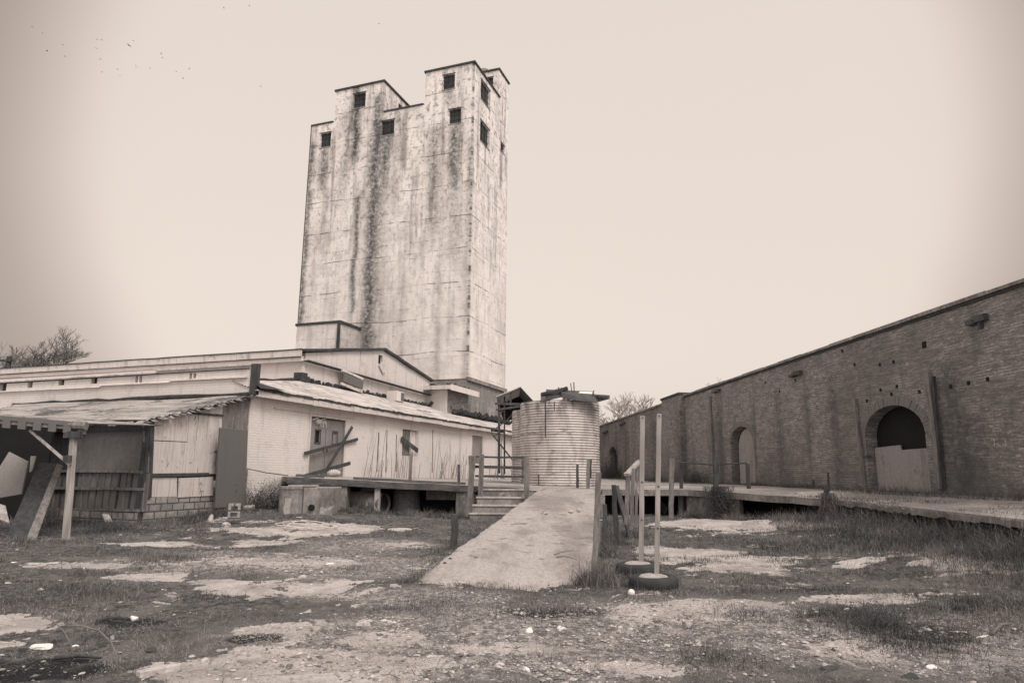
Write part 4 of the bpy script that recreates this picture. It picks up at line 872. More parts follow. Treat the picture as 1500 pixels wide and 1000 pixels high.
# wooden posts beside the near arch and hoppers
for (xa, ya), (xb, yb), w_ in (((1358, 546), (1379, 716), .2), ((1252, 584), (1266, 714), .12), ((1040, 580), (1046, 700), .1)):
    a = WY(xa, ya, .06); b = WY(xb, yb, .06); m_ = wm(); m_.bar((a[0], .06, a[1]), (b[0], .06, b[1]), w_, .1, up=(0, 1, 0), seg=6, jit=.012); m_.build('wall_post', 'wood', bw_o)
a = WY(1363, 552, .1); b = WY(1377, 714, .1); wm().bar((a[0]-.12, .1, a[1]), (b[0]-.1, .1, b[1]), .07, .08, up=(0, 1, 0)).build('wall_post', 'wood_dark', bw_o)
for px, py, w_ in ((1437, 467, 28), (1169, 547, 16), (1052, 572, 9), (913, 620, 8), (888, 632, 7)):
    off = .0 if px > 980 else -.08
    a = WY(px+w_/2, py-9*w_/28, off); b = WY(px-w_/2, py+9*w_/28, off); w2_ = abs(a[0]-b[0]); m_ = wm(); m_.box(a[0]+w2_*.1, off, b[1], b[0]-w2_*.35, off+.14, a[1]); m_.box(b[0]-w2_*.34, off, b[1]-.03, b[0], off+.17, a[1]-.07); m_.build('scupper_box', 'metal_dark', bw_o)
    m_ = wm(); c2 = (a[0]+b[0])/2; m_.bar((c2-.03, off+.06, b[1]), (c2-.03, off+.06, b[1]-.16), .09, .08); m_.build('spout', 'metal_dark', bw_o) if px == 1437 else None
for px, py in ((1354, 505), (1252, 534), (1289, 534), (1309, 530), (1234, 514), (1290, 571), (1314, 566), (1347, 574), (1369, 571), (1393, 566), (1419, 561), (1447, 555), (1306, 577), (1270, 587), (1165, 557), (1142, 573), (933, 612), (902, 625), (1121, 560)):
    off = .001 if px > 980 else -.079; a = WY(px, py, off); m_ = wm(); r = .045 if px != 1354 else .08
    m_.box(a[0]-r, off, a[1]-r, a[0]+r, off+.012, a[1]+r*1.1); m_.build('wall_hole', 'dark', bw_o)
# faint chalk marks (painted rungs) near right edge
m_ = wm()
for (xa, ya), (xb, yb) in (((1453, 608), (1457, 655)), ((1468, 612), (1474, 656)), ((1453, 608), (1467, 606))):
    a = WY(xa, ya, .004); b = WY(xb, yb, .004); n = 7
    for i in range(n):
        if i in (2, 4): continue
        k0 = i/n; k1 = (i+.7)/n; m_.bar((a[0]+(b[0]-a[0])*k0, .004, a[1]+(b[1]-a[1])*k0), (a[0]+(b[0]-a[0])*k1, .004, a[1]+(b[1]-a[1])*k1), .03, .006, up=(0, 1, 0))
m_.build('chalky_mark', 'slab', bw_o)

# ================================================================== SILOS
def silo(cx, cy, r, z0, h, label, dents=0., ph=0.):
    rows = int(h/.096)*6; seg = 112; V = []; gr = []
    for i in range(rows+1):
        z = z0+h*i/rows; w = sin(i/6*2*pi)
        for j in range(seg):
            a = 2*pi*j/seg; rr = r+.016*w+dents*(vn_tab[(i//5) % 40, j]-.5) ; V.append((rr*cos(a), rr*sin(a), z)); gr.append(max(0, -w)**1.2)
    idx = np.arange((rows+1)*seg).reshape(rows+1, seg); nx = np.roll(idx, -1, 1)
    F = np.stack([idx[:-1], nx[:-1], nx[1:], idx[1:]], -1).reshape(-1, 4)
    t_ = thing('silo', label, 'silo', Vector((cx, cy, z0)))
    V = np.array(V); V[:, 2] -= z0; o = fastmesh('shell', V, F, 'silo', {'groove_shade': gr}, True); o.parent = t_; INV[o] = INV[t_]
    return t_
vn_tab = vnoise(np.arange(40)[:, None]*.12+np.zeros((1, 112)), np.minimum(np.arange(112), 112-np.arange(112))[None, :]*.22+np.zeros((40, 1)), 3, 11)
sx = AY(820, 700, 26.6).x; SR = 57.5*26.6/1000
s1_ = silo(sx, 26.6, SR, .98, 3.18, 'big round corrugated steel silo with a wrecked roof', .05)
s2_ = silo(AY(772, 700, 28.4).x+.9, 28.6, SR, .98, 3.05, 'second corrugated silo half hidden behind the wrecked one', .05)
ztop = 4.16
m_ = MB(); m_.tube([(sx, 26.6, ztop-.1), (sx, 26.6, ztop-.06)], SR-.03, 40); m_.build('top_cover', 'dark', s1_)
def sheet3(pts, mat, name, parent, th=.03):
    P_ = [Vector(p) for p in pts]; m_ = MB(); n = len(P_); nrm = (P_[1]-P_[0]).cross(P_[2]-P_[0]).normalized()*th
    m_.add(P_+[p+nrm for p in P_], [tuple(range(n)), tuple(range(2*n-1, n-1, -1))]+[(i, (i+1) % n, n+(i+1) % n, n+i) for i in range(n)]); return m_.build(name, mat, parent)
yb_ = 26.6-SR
sheet3([AY(792,588,25.1), AY(792,575,25.4), AY(830,566,25.6), AY(834,578,25.2)], 'metal_dark', 'collapsed_roof_sheet', s1_)
sheet3([AY(822,574,24.95), AY(824,584,24.9), AY(872,590,25.0), AY(893,584,25.3), AY(893,579,25.5), AY(862,577,25.4)], 'metal_dark', 'collapsed_roof_sheet', s1_)
sheet3([AY(800,580,26.4), AY(800,570,27.2), AY(868,573,27.2), AY(875,582,26.4)], 'metal_dark', 'collapsed_roof_sheet', s1_)
sheet3([AY(845,577,25.6), AY(850,573,26.0), AY(868,574,26.0), AY(870,578,25.6)], 'litter', 'collapsed_roof_sheet', s1_)
m_ = MB()
for a, b, w_ in (((820,574),(831,568),.12), ((793,577),(830,570),.09), ((838,579),(890,583),.1), ((836,561),(838,577),.03), ((840.5,560),(841,578),.035), ((818,567),(821,575),.03), ((822,568),(824,574),.03), ((870,572),(868,578),.03), ((798,589),(802,580),.04)):
    m_.bar(AY(*a, 25.3), AY(*b, 25.2), w_, w_, seg=2, jit=.01)
for i in range(26):
    x = 794+random.random()*92; y = 586-random.random()*8; m_.bar(AY(x, y, 25.0+random.random()), AY(x+random.uniform(-8, 8), y+random.uniform(-3, 3), 25.0+random.random()), .05, .03)
m_.build('roof_wreckage', 'tar', s1_)
m_ = MB(); m_.bar(AY(799, 584, 24.92), AY(799, 640, 24.98), .05, .04, seg=6, jit=.006); m_.bar(AY(812, 588, 24.9), AY(812, 600, 24.9), .04, .03); m_.build('ladder_rail', 'metal_dark', s1_)
m_ = MB(); m_.bar(AY(789, 694, 25.02), AY(789, 710, 25.02), .05, .04); m_.build('hatch_bar', 'metal_dark', s1_)

# canopy frame beside the silo
CY = 29.0
cn = thing('canopy_frame', 'small pitched metal canopy on thin poles left of the silo', 'canopy', AY(731, 693, CY))
rd_ = Vector((.0, 3.5, 0))
a = AY(727, 580, CY); b = AY(762, 566, CY); c = AY(786, 592, CY)
for n_, p, q, mt in (('roof_slope', a, b, 'roof_pale'), ('roof_slope', b, c, 'metal_dark')):  # right slope coloured dark for the shaded underside
    m_ = MB(); m_.grid(lambda u, v: p.lerp(q, u)+rd_*v+Vector((0, 0, .02*sin(v*60))), 4, 30, .04); m_.build(n_, mt, cn)
m_ = MB(); m_.add([a+rd_, b+rd_, c+rd_, AY(772,606,CY)+rd_*1.0, AY(736,606,CY)+rd_*1.0], [(0,1,2,3,4)]); m_.build('shade_sheet', 'dark', cn)  # dark panel stands for the shaded gable interior
m_ = MB()
for x0, y0, x1, y1, dy, w_ in ((731,580,731,693,0,.09),(739,578,739,694,.8,.06),(748,575,748,600,0,.06)):
    m_.bar(AY(x0, y0, CY+dy), AY(x1, y1, CY+dy), w_)
m_.build('pole', 'metal_dark', cn)
m_ = MB()
for x0, y0, x1, y1, w_ in ((725,591,766,592,.1),(727,600,768,594,.08),(731,584,752,572,.05),(733,607,748,578,.04),(751,606,742,616,.04),(742,616,720,632,.05),(719,633,752,675,.06),(731,632,724,640,.04)):
    m_.bar(AY(x0, y0, CY-.05), AY(x1, y1, CY-.05), w_)
m_.build('brace', 'metal_dark', cn)

# ================================================================== POSTS, RAILS
def wpost(top, bot, Y, w_px, mat, label, cat='post', name='post', Yt=None, lean=.0, group=None):
    Pb = AY(bot[0], bot[1], Y); Pt = AY(top[0], top[1], (Yt or Y)); w_ = w_px*Y/1000
    m_ = MB(); m_.bar(Pb-(Pt-Pb).normalized()*.15, Pt, w_, w_*.8, seg=7, jit=w_*.09, taper=random.uniform(.82, 1)); o = m_.build(name, mat, bevel=w_*.06)
    return tag(o, label, cat, group)
# stair railing as one thing
rl = thing('stair_railing', 'leaning timber railing with three rails beside the concrete steps', 'railing', AY(689, 755, 21.9))
for tp, bt, Y, w_ in (((693, 668), (686, 757), 21.7, .16), ((706, 665), (703, 736), 22.2, .14), ((771, 669), (772, 738), 22.0, .15), ((767, 670), (767, 708), 23.3, .12), ((689, 667), (690, 690), 23.2, .12)):
    m_ = MB(); m_.bar(AY(*bt, Y), AY(*tp, Y), w_, w_*.7, seg=4, jit=.006); m_.build('rail_post', 'wood', rl, bevel=.006)
for y0, y1, x0, x1, Y, w_ in ((669, 670, 690, 772, 23.1, .06), (683, 685, 689, 768, 23.1, .09), (697, 698, 696, 768, 23.1, .07)):
    m_ = MB(); m_.bar(AY(x0, y0, Y), AY(x1, y1, Y), .05, w_*1.05, seg=4, jit=.006); m_.build('rail', 'wood_dark', rl)
m_ = MB(); m_.bar(AY(691, 673, 22.9), AY(705, 675, 22.9), .03, .2); m_.build('rail_board', 'wood', rl)
wpost((602, 664), (601, 698), 23.5, 4, 'wood', 'slim grey post standing under the small boarded window')
wpost((672, 680), (672, 703), 23.2, 3.5, 'metal_dark', 'short dark post on the dock left of the railing')
pp = onG(665, 806)
wpost((667, 752), (664, 806), pp.y, 9, 'wood_dark', 'short stub post in the grass left of the ramp')
wpost((846, 680), (846, 713), 24.0, 4, 'wood_dark', 'short dark post in front of the silo')
wpost((862, 673), (861, 713), 24.0, 5, 'wood', 'taller grey post at the right side of the silo')
wpost((865.5, 673), (865, 694), 24.05, 3, 'wood_dark', 'dark slat fixed to the post right of the silo')
def gp(top, bot, w_px, mat, label, Ytop=None):
    b_ = onG(*bot); return wpost(top, bot, b_.y, w_px, mat, label, Yt=Ytop)
gp((877, 692), (870, 856), 8.5, 'wood', 'tall weathered post leaning at the right foot of the ramp')
gp((879, 764), (877, 812), 3, 'wood', 'thin stake just behind the tall weathered ramp post')
gp((885.5, 738), (886.5, 812), 7, 'wood_dark', 'short square dark post second from the foot of the ramp')
gp((899, 710), (904, 797), 8, 'wood_dark', 'dark upright post crossed by a leaning board')
b_ = onG(924, 789); wpost((903, 712), (924, 789), b_.y, 7, 'wood_dark', 'dark board leaning sharply down to the right beside ramp', Yt=b_.y+1.0)
rf = thing('ramp_handrail', 'broken handrail of grey posts with a pale sloping top board', 'railing', onG(922, 765))
for tp, bt, Y, w_ in (((920, 693), (918, 768), 14.8, .10), ((928, 686), (925, 775), 14.0, .075), ((933.5, 680), (932, 772), 15.2, .06), ((937, 690), (937, 730), 16.2, .05)):
    m_ = MB(); m_.bar(AY(*bt, Y), AY(*tp, Y), w_, w_*.8, seg=4, jit=.006); m_.build('rail_post', 'wood', rf)
m_ = MB(); m_.bar(AY(918, 695, 14.3), AY(937, 675, 15.4), .12, .05, seg=2); m_.build('top_board', 'wood_pale', rf)
m_ = MB(); m_.bar(AY(932, 708, 15.0), AY(935, 722, 15.0), .04, .07); m_.build('pale_offcut', 'wood_pale', rf)
# right dock posts
wpost((984, 673), (983, 760), 22.9, 7, 'wood', 'grey post standing at the corner edge of the right dock')
rr = thing('dock_guard_rail', 'low guard rail of thin pipe between short posts on the right dock', 'railing', AY(998, 714, 25))
for x, y0, y1, w_, Y in ((998, 677, 715, .13, 25.2), (1095, 679, 719, .12, 24.0)):
    m_ = MB(); m_.bar(AY(x+(2 if x > 1000 else 0), y1, Y), AY(x, y0, Y), w_, seg=3, jit=.006); m_.build('rail_post', 'wood_dark', rr)
m_ = MB(); m_.tube([AY(994, 677, 25.1), AY(1045, 680, 24.6), AY(1094, 678, 23.95)], .03, 6); m_.build('rail', 'wood_dark', rr)
vp_ = dl(1049)
wpost((1050, 668), (1048, 750), vp_.y-.15, 8, 'wood_dark', 'dark post wrapped in dead vines at the right dock edge')
q = dl(1209)
wpost((1213, 711), (1204, 745), q.y-.2, 7, 'wood_dark', 'dark stump leaning at the right corner of the dock')
wpost((1213, 692), (1214, 712), q.y+2, 3, 'wood_dark', 'thin dark rod upright behind the leaning stump')
wpost((1191, 702), (1192, 716), q.y+4, 3, 'wood_dark', 'small dark peg at the foot of the brick wall')

# ================================================================== POLES IN TYRES
def torus(c, R_, r_, sq=.75, n=48, m=14, tilt=0):
    mb = MB(); vs = []
    for i in range(n):
        a = 2*pi*i/n
        for j in range(m):
            b = 2*pi*j/m; cr = r_*(abs(cos(b))**.8)*(1 if cos(b) > 0 else -1); h = r_*1.15*(abs(sin(b))**.7)*(1 if sin(b) > 0 else -1)
            tr = 1+(.012 if (i % 2 and cos(b) > .6) else 0)
            vs.append(Vector(c)+Vector(((R_+cr)*cos(a)*tr, (R_+cr)*sin(a)*tr, h+tilt*(R_+cr)*cos(a))))
    fs = [(i*m+j, ((i+1) % n)*m+j, ((i+1) % n)*m+(j+1) % m, i*m+(j+1) % m) for i in range(n) for j in range(m)]
    mb.add(vs, fs); return mb
def tyre_pole(base, top, tyre_c, wpx, label):
    c = onG(*tyre_c); R_ = wpx*c.y/2000; r_ = R_*.24
    c.y += R_*.55; c.z = G(c.x, c.y)
    t_ = thing('tyre_pole', label, 'pole', Vector(c)); zc = c.z+r_*.85
    torus((c.x, c.y, zc), R_-r_, r_, tilt=.03).build('tyre', 'rubber', t_, smooth=True)
    m_ = MB(); vs = [Vector((c.x, c.y, zc+r_*1.45))]; n = 28
    for k, (rr_, hh) in enumerate(((.45, 1.35), (.8, 1.1), (1.04, .7), (1.04, -.6))):
        for i in range(n): a = 2*pi*i/n; vs.append(Vector((c.x+(R_-2*r_+.04)*rr_*cos(a), c.y+(R_-2*r_+.04)*rr_*sin(a), zc+r_*hh+.01*random.uniform(-1, 1))))
    fs = [(0, 1+i, 1+(i+1) % n) for i in range(n)]+[(1+k*n+i, 1+(k+1)*n+i, 1+(k+1)*n+(i+1) % n, 1+k*n+(i+1) % n) for k in range(3) for i in range(n)]
    m_.add(vs, fs); m_.build('concrete_fill', 'slab', t_, smooth=True)
    pb_ = Vector((AY(*base, c.y).x, c.y, zc+r_*.5)); pt_ = AY(*top, c.y)
    m_ = MB(); w_ = 6.9*c.y/1000; m_.bar(pb_, pt_, w_, w_*.75, seg=8, jit=.0025); m_.build('pole', 'wood_pale', t_, bevel=.004)
    m_ = MB()
    for k in (.985, .55, .3): p = pb_.lerp(pt_, k); m_.box(p.x-.012, p.y-w_*.42, p.z-.012, p.x+.012, p.y-w_*.36, p.z+.012)
    m_.build('nail', 'metal_dark', t_)
tyre_pole((939, 824), (941, 609), (938, 843), 63, 'pale wooden pole set in the farther concrete filled tyre')
tyre_pole((961.5, 838), (965.5, 606), (962, 863), 70, 'pale wooden pole set in the nearer concrete filled tyre')
p = onG(925, 873); m_ = MB(); n = 12; r = .045
m_.tube([Vector((p.x, p.y, p.z+r-r*cos(pi*i/n)+.0)) for i in range(n+1)], [max(.002, r*sin(pi*i/n)) for i in range(n+1)], 16); tag(m_.build('small_ball', 'litter', smooth=True), 'small white ball in the grass in front of the tyres', 'ball')

# ================================================================== TREES, POLE, SHRUBS
def tree(name, base, h, label, mat, spread=.5, depth=7, seed=1, r0=.2, group=None, twig=.012, cat='tree', fork=3):
    rnd = random.Random(seed); t_ = thing(name, label, cat, Vector(base), group); tr = MB(); br = MB()
    def grow(p, d, ln, r, lv):
        pts = [p]; rs = [r]; q = Vector(p)
        for k in range(3):
            d = (d+Vector((rnd.uniform(-1, 1), rnd.uniform(-1, 1), rnd.uniform(-.3, .9)))*.16).normalized(); q = q+d*ln/3; pts.append(q.copy()); rs.append(max(twig, r*(1-.13*(k+1))))
        (tr if lv == 0 else br).tube(pts, rs, 7 if lv < 2 else (5 if lv < 4 else 3), cap=False)
        if lv >= depth: return
        for i in range(fork if lv < depth-1 else 4):
            ax = Vector((rnd.uniform(-1, 1), rnd.uniform(-1, 1), rnd.uniform(-.2, .5))).normalized()
            nd = (d+ax*(spread+rnd.uniform(0, .5))).normalized()
            s_ = pts[rnd.choice((1, 2, 3, 3))]; grow(s_, nd, ln*rnd.uniform(.62, .85), max(twig, r*rnd.uniform(.5, .68)), lv+1)
    grow(Vector(base), Vector((0, 0, 1)), h*.3, r0, 0)
    tr.build('trunk', mat, t_); br.build('crown', mat, t_); return t_
b1 = AY(45, 600, 62); b1.z = 0
tree('bare_tree', b1, 13.9, 'spreading bare tree behind the warehouse roof at far left', 'bark', .7, 8, 5, .3, twig=.014, fork=3)
b1 = AY(-22, 600, 60); b1.z = 0
tree('bare_tree', b1, 12.6, 'bare tree cut by the left edge of the view behind the utility pole', 'bark', .55, 7, 9, .3, twig=.013, fork=3)
b1 = AY(905, 640, 105); b1.z = 0
tree('bare_tree', b1, 15.5, 'pale distant bare tree directly right of the silo', 'bark_hazed', .6, 6, 14, .3, twig=.045)
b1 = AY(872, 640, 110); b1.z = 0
tree('bare_tree', b1, 14, 'pale distant bare tree partly hidden by the silo', 'bark_hazed', .6, 6, 21, .3, twig=.045)
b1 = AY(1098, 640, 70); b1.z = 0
tree('bare_tree', b1, 12.3, 'tip of a distant bare tree showing over the brick wall', 'bark_hazed', .4, 6, 33, .2, twig=.03)
UY = 52
up = thing('utility_pole', 'dark wooden utility pole with crossarm rising behind the roof at far left', 'utility pole', Vector((AY(14, 600, UY).x, UY, 0)))
a = AY(14, 522, UY); m_ = MB(); m_.tube([(a.x, UY, 0), a], [.24, .2], 10); m_.build('pole', 'wood_dark', up)
m_ = MB(); m_.bar(AY(-30, 528, UY-.2), AY(20, 528, UY-.2), .1, .13); m_.build('crossarm', 'wood_dark', up)
# stalks on the dock against the wing wall
def stalks(cx, span, n, hmin, hmax, label, lean=.3, frame_t=-.35, base_z=1.2, seed=0, name='dead_shrub', mat='twig', r=.012):
    rnd = random.Random(seed); p0 = LT(cx, 695, frame_t); t_ = MB(ML)
    for i in range(n):
        s_ = p0[0]+rnd.uniform(-span, span); x = Vector((s_, frame_t+rnd.uniform(-.3, .2), base_z-.05)); h = rnd.uniform(hmin, hmax); d = Vector((rnd.uniform(-lean, lean)+lean*.4, rnd.uniform(-.15, .1), 1)).normalized()
        pts = [x]; 
        for k in range(4): d = (d+Vector((rnd.uniform(-.08, .08), 0, 0))).normalized(); pts.append(pts[-1]+d*h/4)
        t_.tube(pts, [r, r*.9, r*.75, r*.55, r*.3], 4, cap=False)
        if rnd.random() < .6:
            k = rnd.choice((1, 2, 3)); dd = (d+Vector((rnd.uniform(-.6, .6), 0, 0))).normalized(); t_.tube([pts[k], pts[k]+dd*h*.3], [r*.6, r*.3], 4, cap=False)
    return tag(t_.build(name, mat), label, 'dead weeds')
stalks(574, 2.2, 26, .7, 2.2, 'dry upright stalks on the dock between the double door and small window', .1, base_z=1.25, seed=3)
stalks(660, 2.3, 34, .8, 2.2, 'thick fan of dry stalks leaning right on the dock near the railing', .5, base_z=1.15, seed=4)
stalks(735, 2.2, 30, .3, 1.1, 'short dry weeds along the wing wall behind the railing', .25, base_z=1.05, seed=5, r=.02)

def blades(N, xf, yf, hf, wf, tintf, bendf=.6, seg=2, zf=None):
    """numpy grass blades: each a bent strip of seg quads"""
    X = xf; Y = yf; Z = gz(X, Y)+.01+.03*np.clip((vnoise(X*1.7, Y*1.7, 3, 14)-.45)*5, 0, 1) if zf is None else zf; H = hf; Wd = wf; th = RNG.random(N)*2*pi; ph = RNG.random(N)*2*pi; bd = RNG.random(N)*bendf
    V = []; ks = np.linspace(0, 1, seg+1)
    for k in ks:
        ox = np.cos(th)*Wd*(1-k*.85)/2; oy = np.sin(th)*Wd*(1-k*.85)/2; cxk = X+np.cos(ph)*H*bd*k**1.7; cyk = Y+np.sin(ph)*H*bd*k**1.7; cz = Z-.01+H*k*(1-.35*bd*k)
        V.append(np.stack([cxk-ox, cyk-oy, cz], -1)); V.append(np.stack([cxk+ox, cyk+oy, cz], -1))
    V = np.stack(V, 1); m = V.shape[1]; base = (np.arange(N)*m)[:, None]
    F = np.concatenate([base+np.array([[2*i, 2*i+1, 2*i+3, 2*i+2]]) for i in range(seg)], 0)
    return V.reshape(-1, 3), F, np.repeat(tintf, m)
def inramp(X, Y):
    v = (Y-9.7)/13.3; xl = -1.3+v*2.25; xr = 1.15+v*1.85; return (Y > 9.65+1.0*vnoise(X*2.2, Y*1.1, 4, 3)**2*2.2-.35) & (Y < 23.4) & (X > xl+.0) & (X < xr-.0)
def blocked(X, Y):
    q = (X+8.6)*es.x+(Y-22.4)*es.y; t = (X+8.6)*et.x+(Y-22.4)*et.y
    b = (q > -3.9) & (t > -.05) | (Y > 21.7+(X+6.9)*.19) & (X < 3.2) | inramp(X, Y)
    e1 = (D_.x+(Y-D_.y)*(E_.x-D_.x)/(E_.y-D_.y)); b |= (Y > 19.6) & (X > e1) | (Y <= 19.6) & (X > 9.05-(19.6-Y)*.095) | (Y > 23.5)
    return b
N = 420000
Yg = 4.6*(26/4.6)**RNG.random(N)**.92; Xg = (RNG.random(N)*2-1)*Yg*.80
pm = padmask(Xg, Yg); gm = blob(Xg, Yg, GRAV)
den = vnoise(Xg*.8, Yg*.8, 4, 12)*1.3-.25 + vnoise(Xg*4, Yg*4, 3, 13)*.55-.2
den = den - .45*gm - .22*np.clip((8.5-Yg)/3, 0, 1); den = np.where(pm > .38, den*.05-.02, den); den -= .9*blob(Xg, Yg, DARKS); den += .25*np.exp(-((Xg-2.0)/1.6)**2-((Yg-12)/3.5)**2)
den += .35*np.exp(-((Xg-5.5)/2.5)**2-((Yg-12)/4)**2)
ok = (RNG.random(N) < np.clip(den*1.6, 0, 1)) & ~blocked(Xg, Yg) & ~((Yg < 7.2) & (Xg < -2) & (RNG.random(N) < .35))
Xg, Yg, den = Xg[ok], Yg[ok], den[ok]; N = len(Xg)
tuft = np.clip((vnoise(Xg*1.7, Yg*1.7, 3, 14)-.45)*5, 0, 1)
Hg = (.010+.030*RNG.random(N)**1.5)*(1+2.2*tuft)*(.75+.025*Yg)
bl = blades(N, Xg, Yg, Hg, .0022+.00042*Yg, np.clip(.14+.75*RNG.random(N)**2.2+.9*(vnoise(Xg*.9, Yg*.9, 4, 15)-.5)+.1*(1-tuft)-.1*tuft, 0, 1), 1.5, 2)
gr_ = fastmesh('grass', bl[0], bl[1], 'grass', {'tint': bl[2]}); tag(gr_, 'short dry grass growing over the yard', 'grass', kind='stuff')
n = 26000; Ys = 4.6*(22/4.6)**RNG.random(n); Xs = (RNG.random(n)*2-1)*Ys*.8; k_ = (vnoise(Xs*1.1, Ys*1.1, 4, 81) > .5) & ~blocked(Xs, Ys) & (padmask(Xs, Ys) < .6); Xs, Ys = Xs[k_], Ys[k_]; n = len(Xs)
bl = blades(n, Xs, Ys, .06+.14*RNG.random(n)**2, .0016+.0003*Ys, np.clip(.3+.7*RNG.random(n), 0, 1), 1.0, 3); V_s = bl[0].reshape(n, -1, 3); zb_ = V_s[:, :1, 2:3]; V_s[:, :, 2:3] = zb_+.008+(V_s[:, :, 2:3]-zb_)*.18; m_ext = RNG.random(n)*2*pi
kk = np.linspace(0, 1, V_s.shape[1]//2).repeat(2)[None, :]; ln_ = (.05+.12*RNG.random(n))[:, None]; V_s[:, :, 0] += np.cos(m_ext)[:, None]*kk*ln_; V_s[:, :, 1] += np.sin(m_ext)[:, None]*kk*ln_
o = fastmesh('dead_straw', V_s.reshape(-1, 3), bl[1], 'grass', {'tint': bl[2]}); tag(o, 'flattened pale straw lying over the yard', 'straw', kind='stuff')
# tall rough grass: bank under the right dock, along walls, round posts
XL, YL, HL = [], [], []
def tallzone(n, fx, fy, h0, h1):
    global XL, YL, HL; XL.append(fx); YL.append(fy); HL.append(h0+(h1-h0)*RNG.random(n)**1.6)
n = 42000; Yt = 8.2+RNG.random(n)*11.5; ed = np.where(Yt < 19.6, 9.0-(19.6-Yt)*.095, 9.0); off_ = RNG.random(n)**1.3*(1.1+1.6*vnoise(Yt*.6, Yt*0+2, 3, 4)); hz = .65+.9*vnoise(Yt*.9, off_*1.3, 3, 21)
XL.append(ed-off_-.03); YL.append(Yt); HL.append((.05+.22*RNG.random(n)**1.6)*(1+1.1*np.exp(-off_*3.5))*hz*np.clip(1.25-off_*.35, .3, 1.2))
n = 9000; a = RNG.random(n); XL.append(D_.x+(E_.x-D_.x)*a-.35*RNG.random(n)-.15); YL.append(D_.y+(E_.y-D_.y)*a-.6*RNG.random(n)); HL.append(.06+.22*RNG.random(n)**2)
n = 12000; a = RNG.random(n); XL.append(A_.x+(B_.x-A_.x)*a); YL.append(A_.y+(B_.y-A_.y)*a-1.1*RNG.random(n)+.2); HL.append(.05+.2*RNG.random(n)**2)
n = 12000; a = RNG.random(n)*4.2-4.1; o_ = -.15-RNG.random(n)**1.5*1.1; XL.append(O.x+es.x*a+et.x*o_); YL.append(O.y+es.y*a+et.y*o_); HL.append(.05+.22*RNG.random(n)**2)
n = 9000; a = RNG.random(n)**1.3; sd_ = RNG.random(n) < .45; XL.append(np.where(sd_, -1.32+a*2.25-.02-.2*RNG.random(n)**2, 1.17+a*1.85+.05+.25*RNG.random(n)**2)); YL.append(9.75+a*12.6); HL.append((.04+.16*RNG.random(n)**2)*np.clip(vnoise(a*14, a*0+sd_*5, 3, 91)*2.4-.5, .2, 1.3))
n = 9000; a = RNG.random(n)*7; o_ = -4.05-RNG.random(n)**1.5*1.5; XL.append(O.x+es.x*o_+et.x*a); YL.append(O.y+es.y*o_+et.y*a); HL.append(.05+.25*RNG.random(n)**2)
for px, py, sp, n, hh in ((870,858,.30,1500,.38),(887,814,.22,700,.3),(903,797,.28,800,.28),(922,785,.5,1300,.26),(962,866,.5,900,.12),(930,852,.45,800,.12),(1090,905,.35,500,.1),(1300,905,.9,1800,.08),(1240,905,.5,1600,.13),(1320,935,.7,2200,.12),(1350,955,.5,1200,.12),(800,890,.8,3500,.1),(665,806,.3,600,.2),(700,862,.6,1500,.08),(1050,965,.5,1800,.10),(220,820,.5,900,.12),(155,878,.45,1800,.13),(95,862,.5,1800,.1),(250,822,.7,1200,.12),(1460,905,.8,3000,.16),(1400,810,1.4,5000,.2),(1250,800,1.2,4000,.16),(1150,800,1.4,4000,.14),(1480,830,1.2,4000,.22)):
    c = onG(px, py); XL.append(c.x+RNG.normal(0, sp*.5, n)); YL.append(c.y+RNG.normal(0, sp*.5, n)); HL.append(hh*(.3+.7*RNG.random(n)))
XT = np.concatenate(XL); YT = np.concatenate(YL); HT = np.concatenate(HL); ok = ~blocked(XT, YT); XT, YT, HT = XT[ok], YT[ok], HT[ok]; N = len(XT)
ph_ = vnoise(XT*1.8, YT*1.8, 3, 31)
XT, YT, HT = XT, YT, HT*(.45+1.1*RNG.random(N)**2)
bl = blades(N, XT, YT, HT, .0022+.00042*YT, np.clip(.07+.6*RNG.random(N)**2.2+.7*(ph_-.5), 0, 1), 1.3, 3)
o = fastmesh('tall_grass', bl[0], bl[1], 'grass', {'tint': bl[2]}); tag(o, 'tall rank grass along the dock edges and round the posts', 'grass', kind='stuff')
# weeds on the right dock along the brick wall
n = 30000; u_ = 9+RNG.random(n)**.8*50; of = RNG.random(n)**2*1.2*np.clip(vnoise(u_*.35, u_*0, 3, 41)*3-.9, .15, 1.2)
P0 = MW @ Vector((0, 0, 0)); lx = MW.to_3x3() @ Vector((1, 0, 0)); ly = MW.to_3x3() @ Vector((0, 1, 0))
X_ = P0.x+lx.x*u_+ly.x*(of+.03); Y_ = P0.y+lx.y*u_+ly.y*(of+.03)
hh = (.04+.26*RNG.random(n)**2.5)*np.clip(vnoise(u_*.5, u_*0+3, 3, 42)*2.6-.5, .25, 1.6)*np.where(u_ < 17, 1.4, 1)
bl = blades(n, X_, Y_, hh, .004+.0004*Y_, np.clip(.06+.6*RNG.random(n)**2.5, 0, 1), 1.0, 3, zf=np.full(n, 1.06))
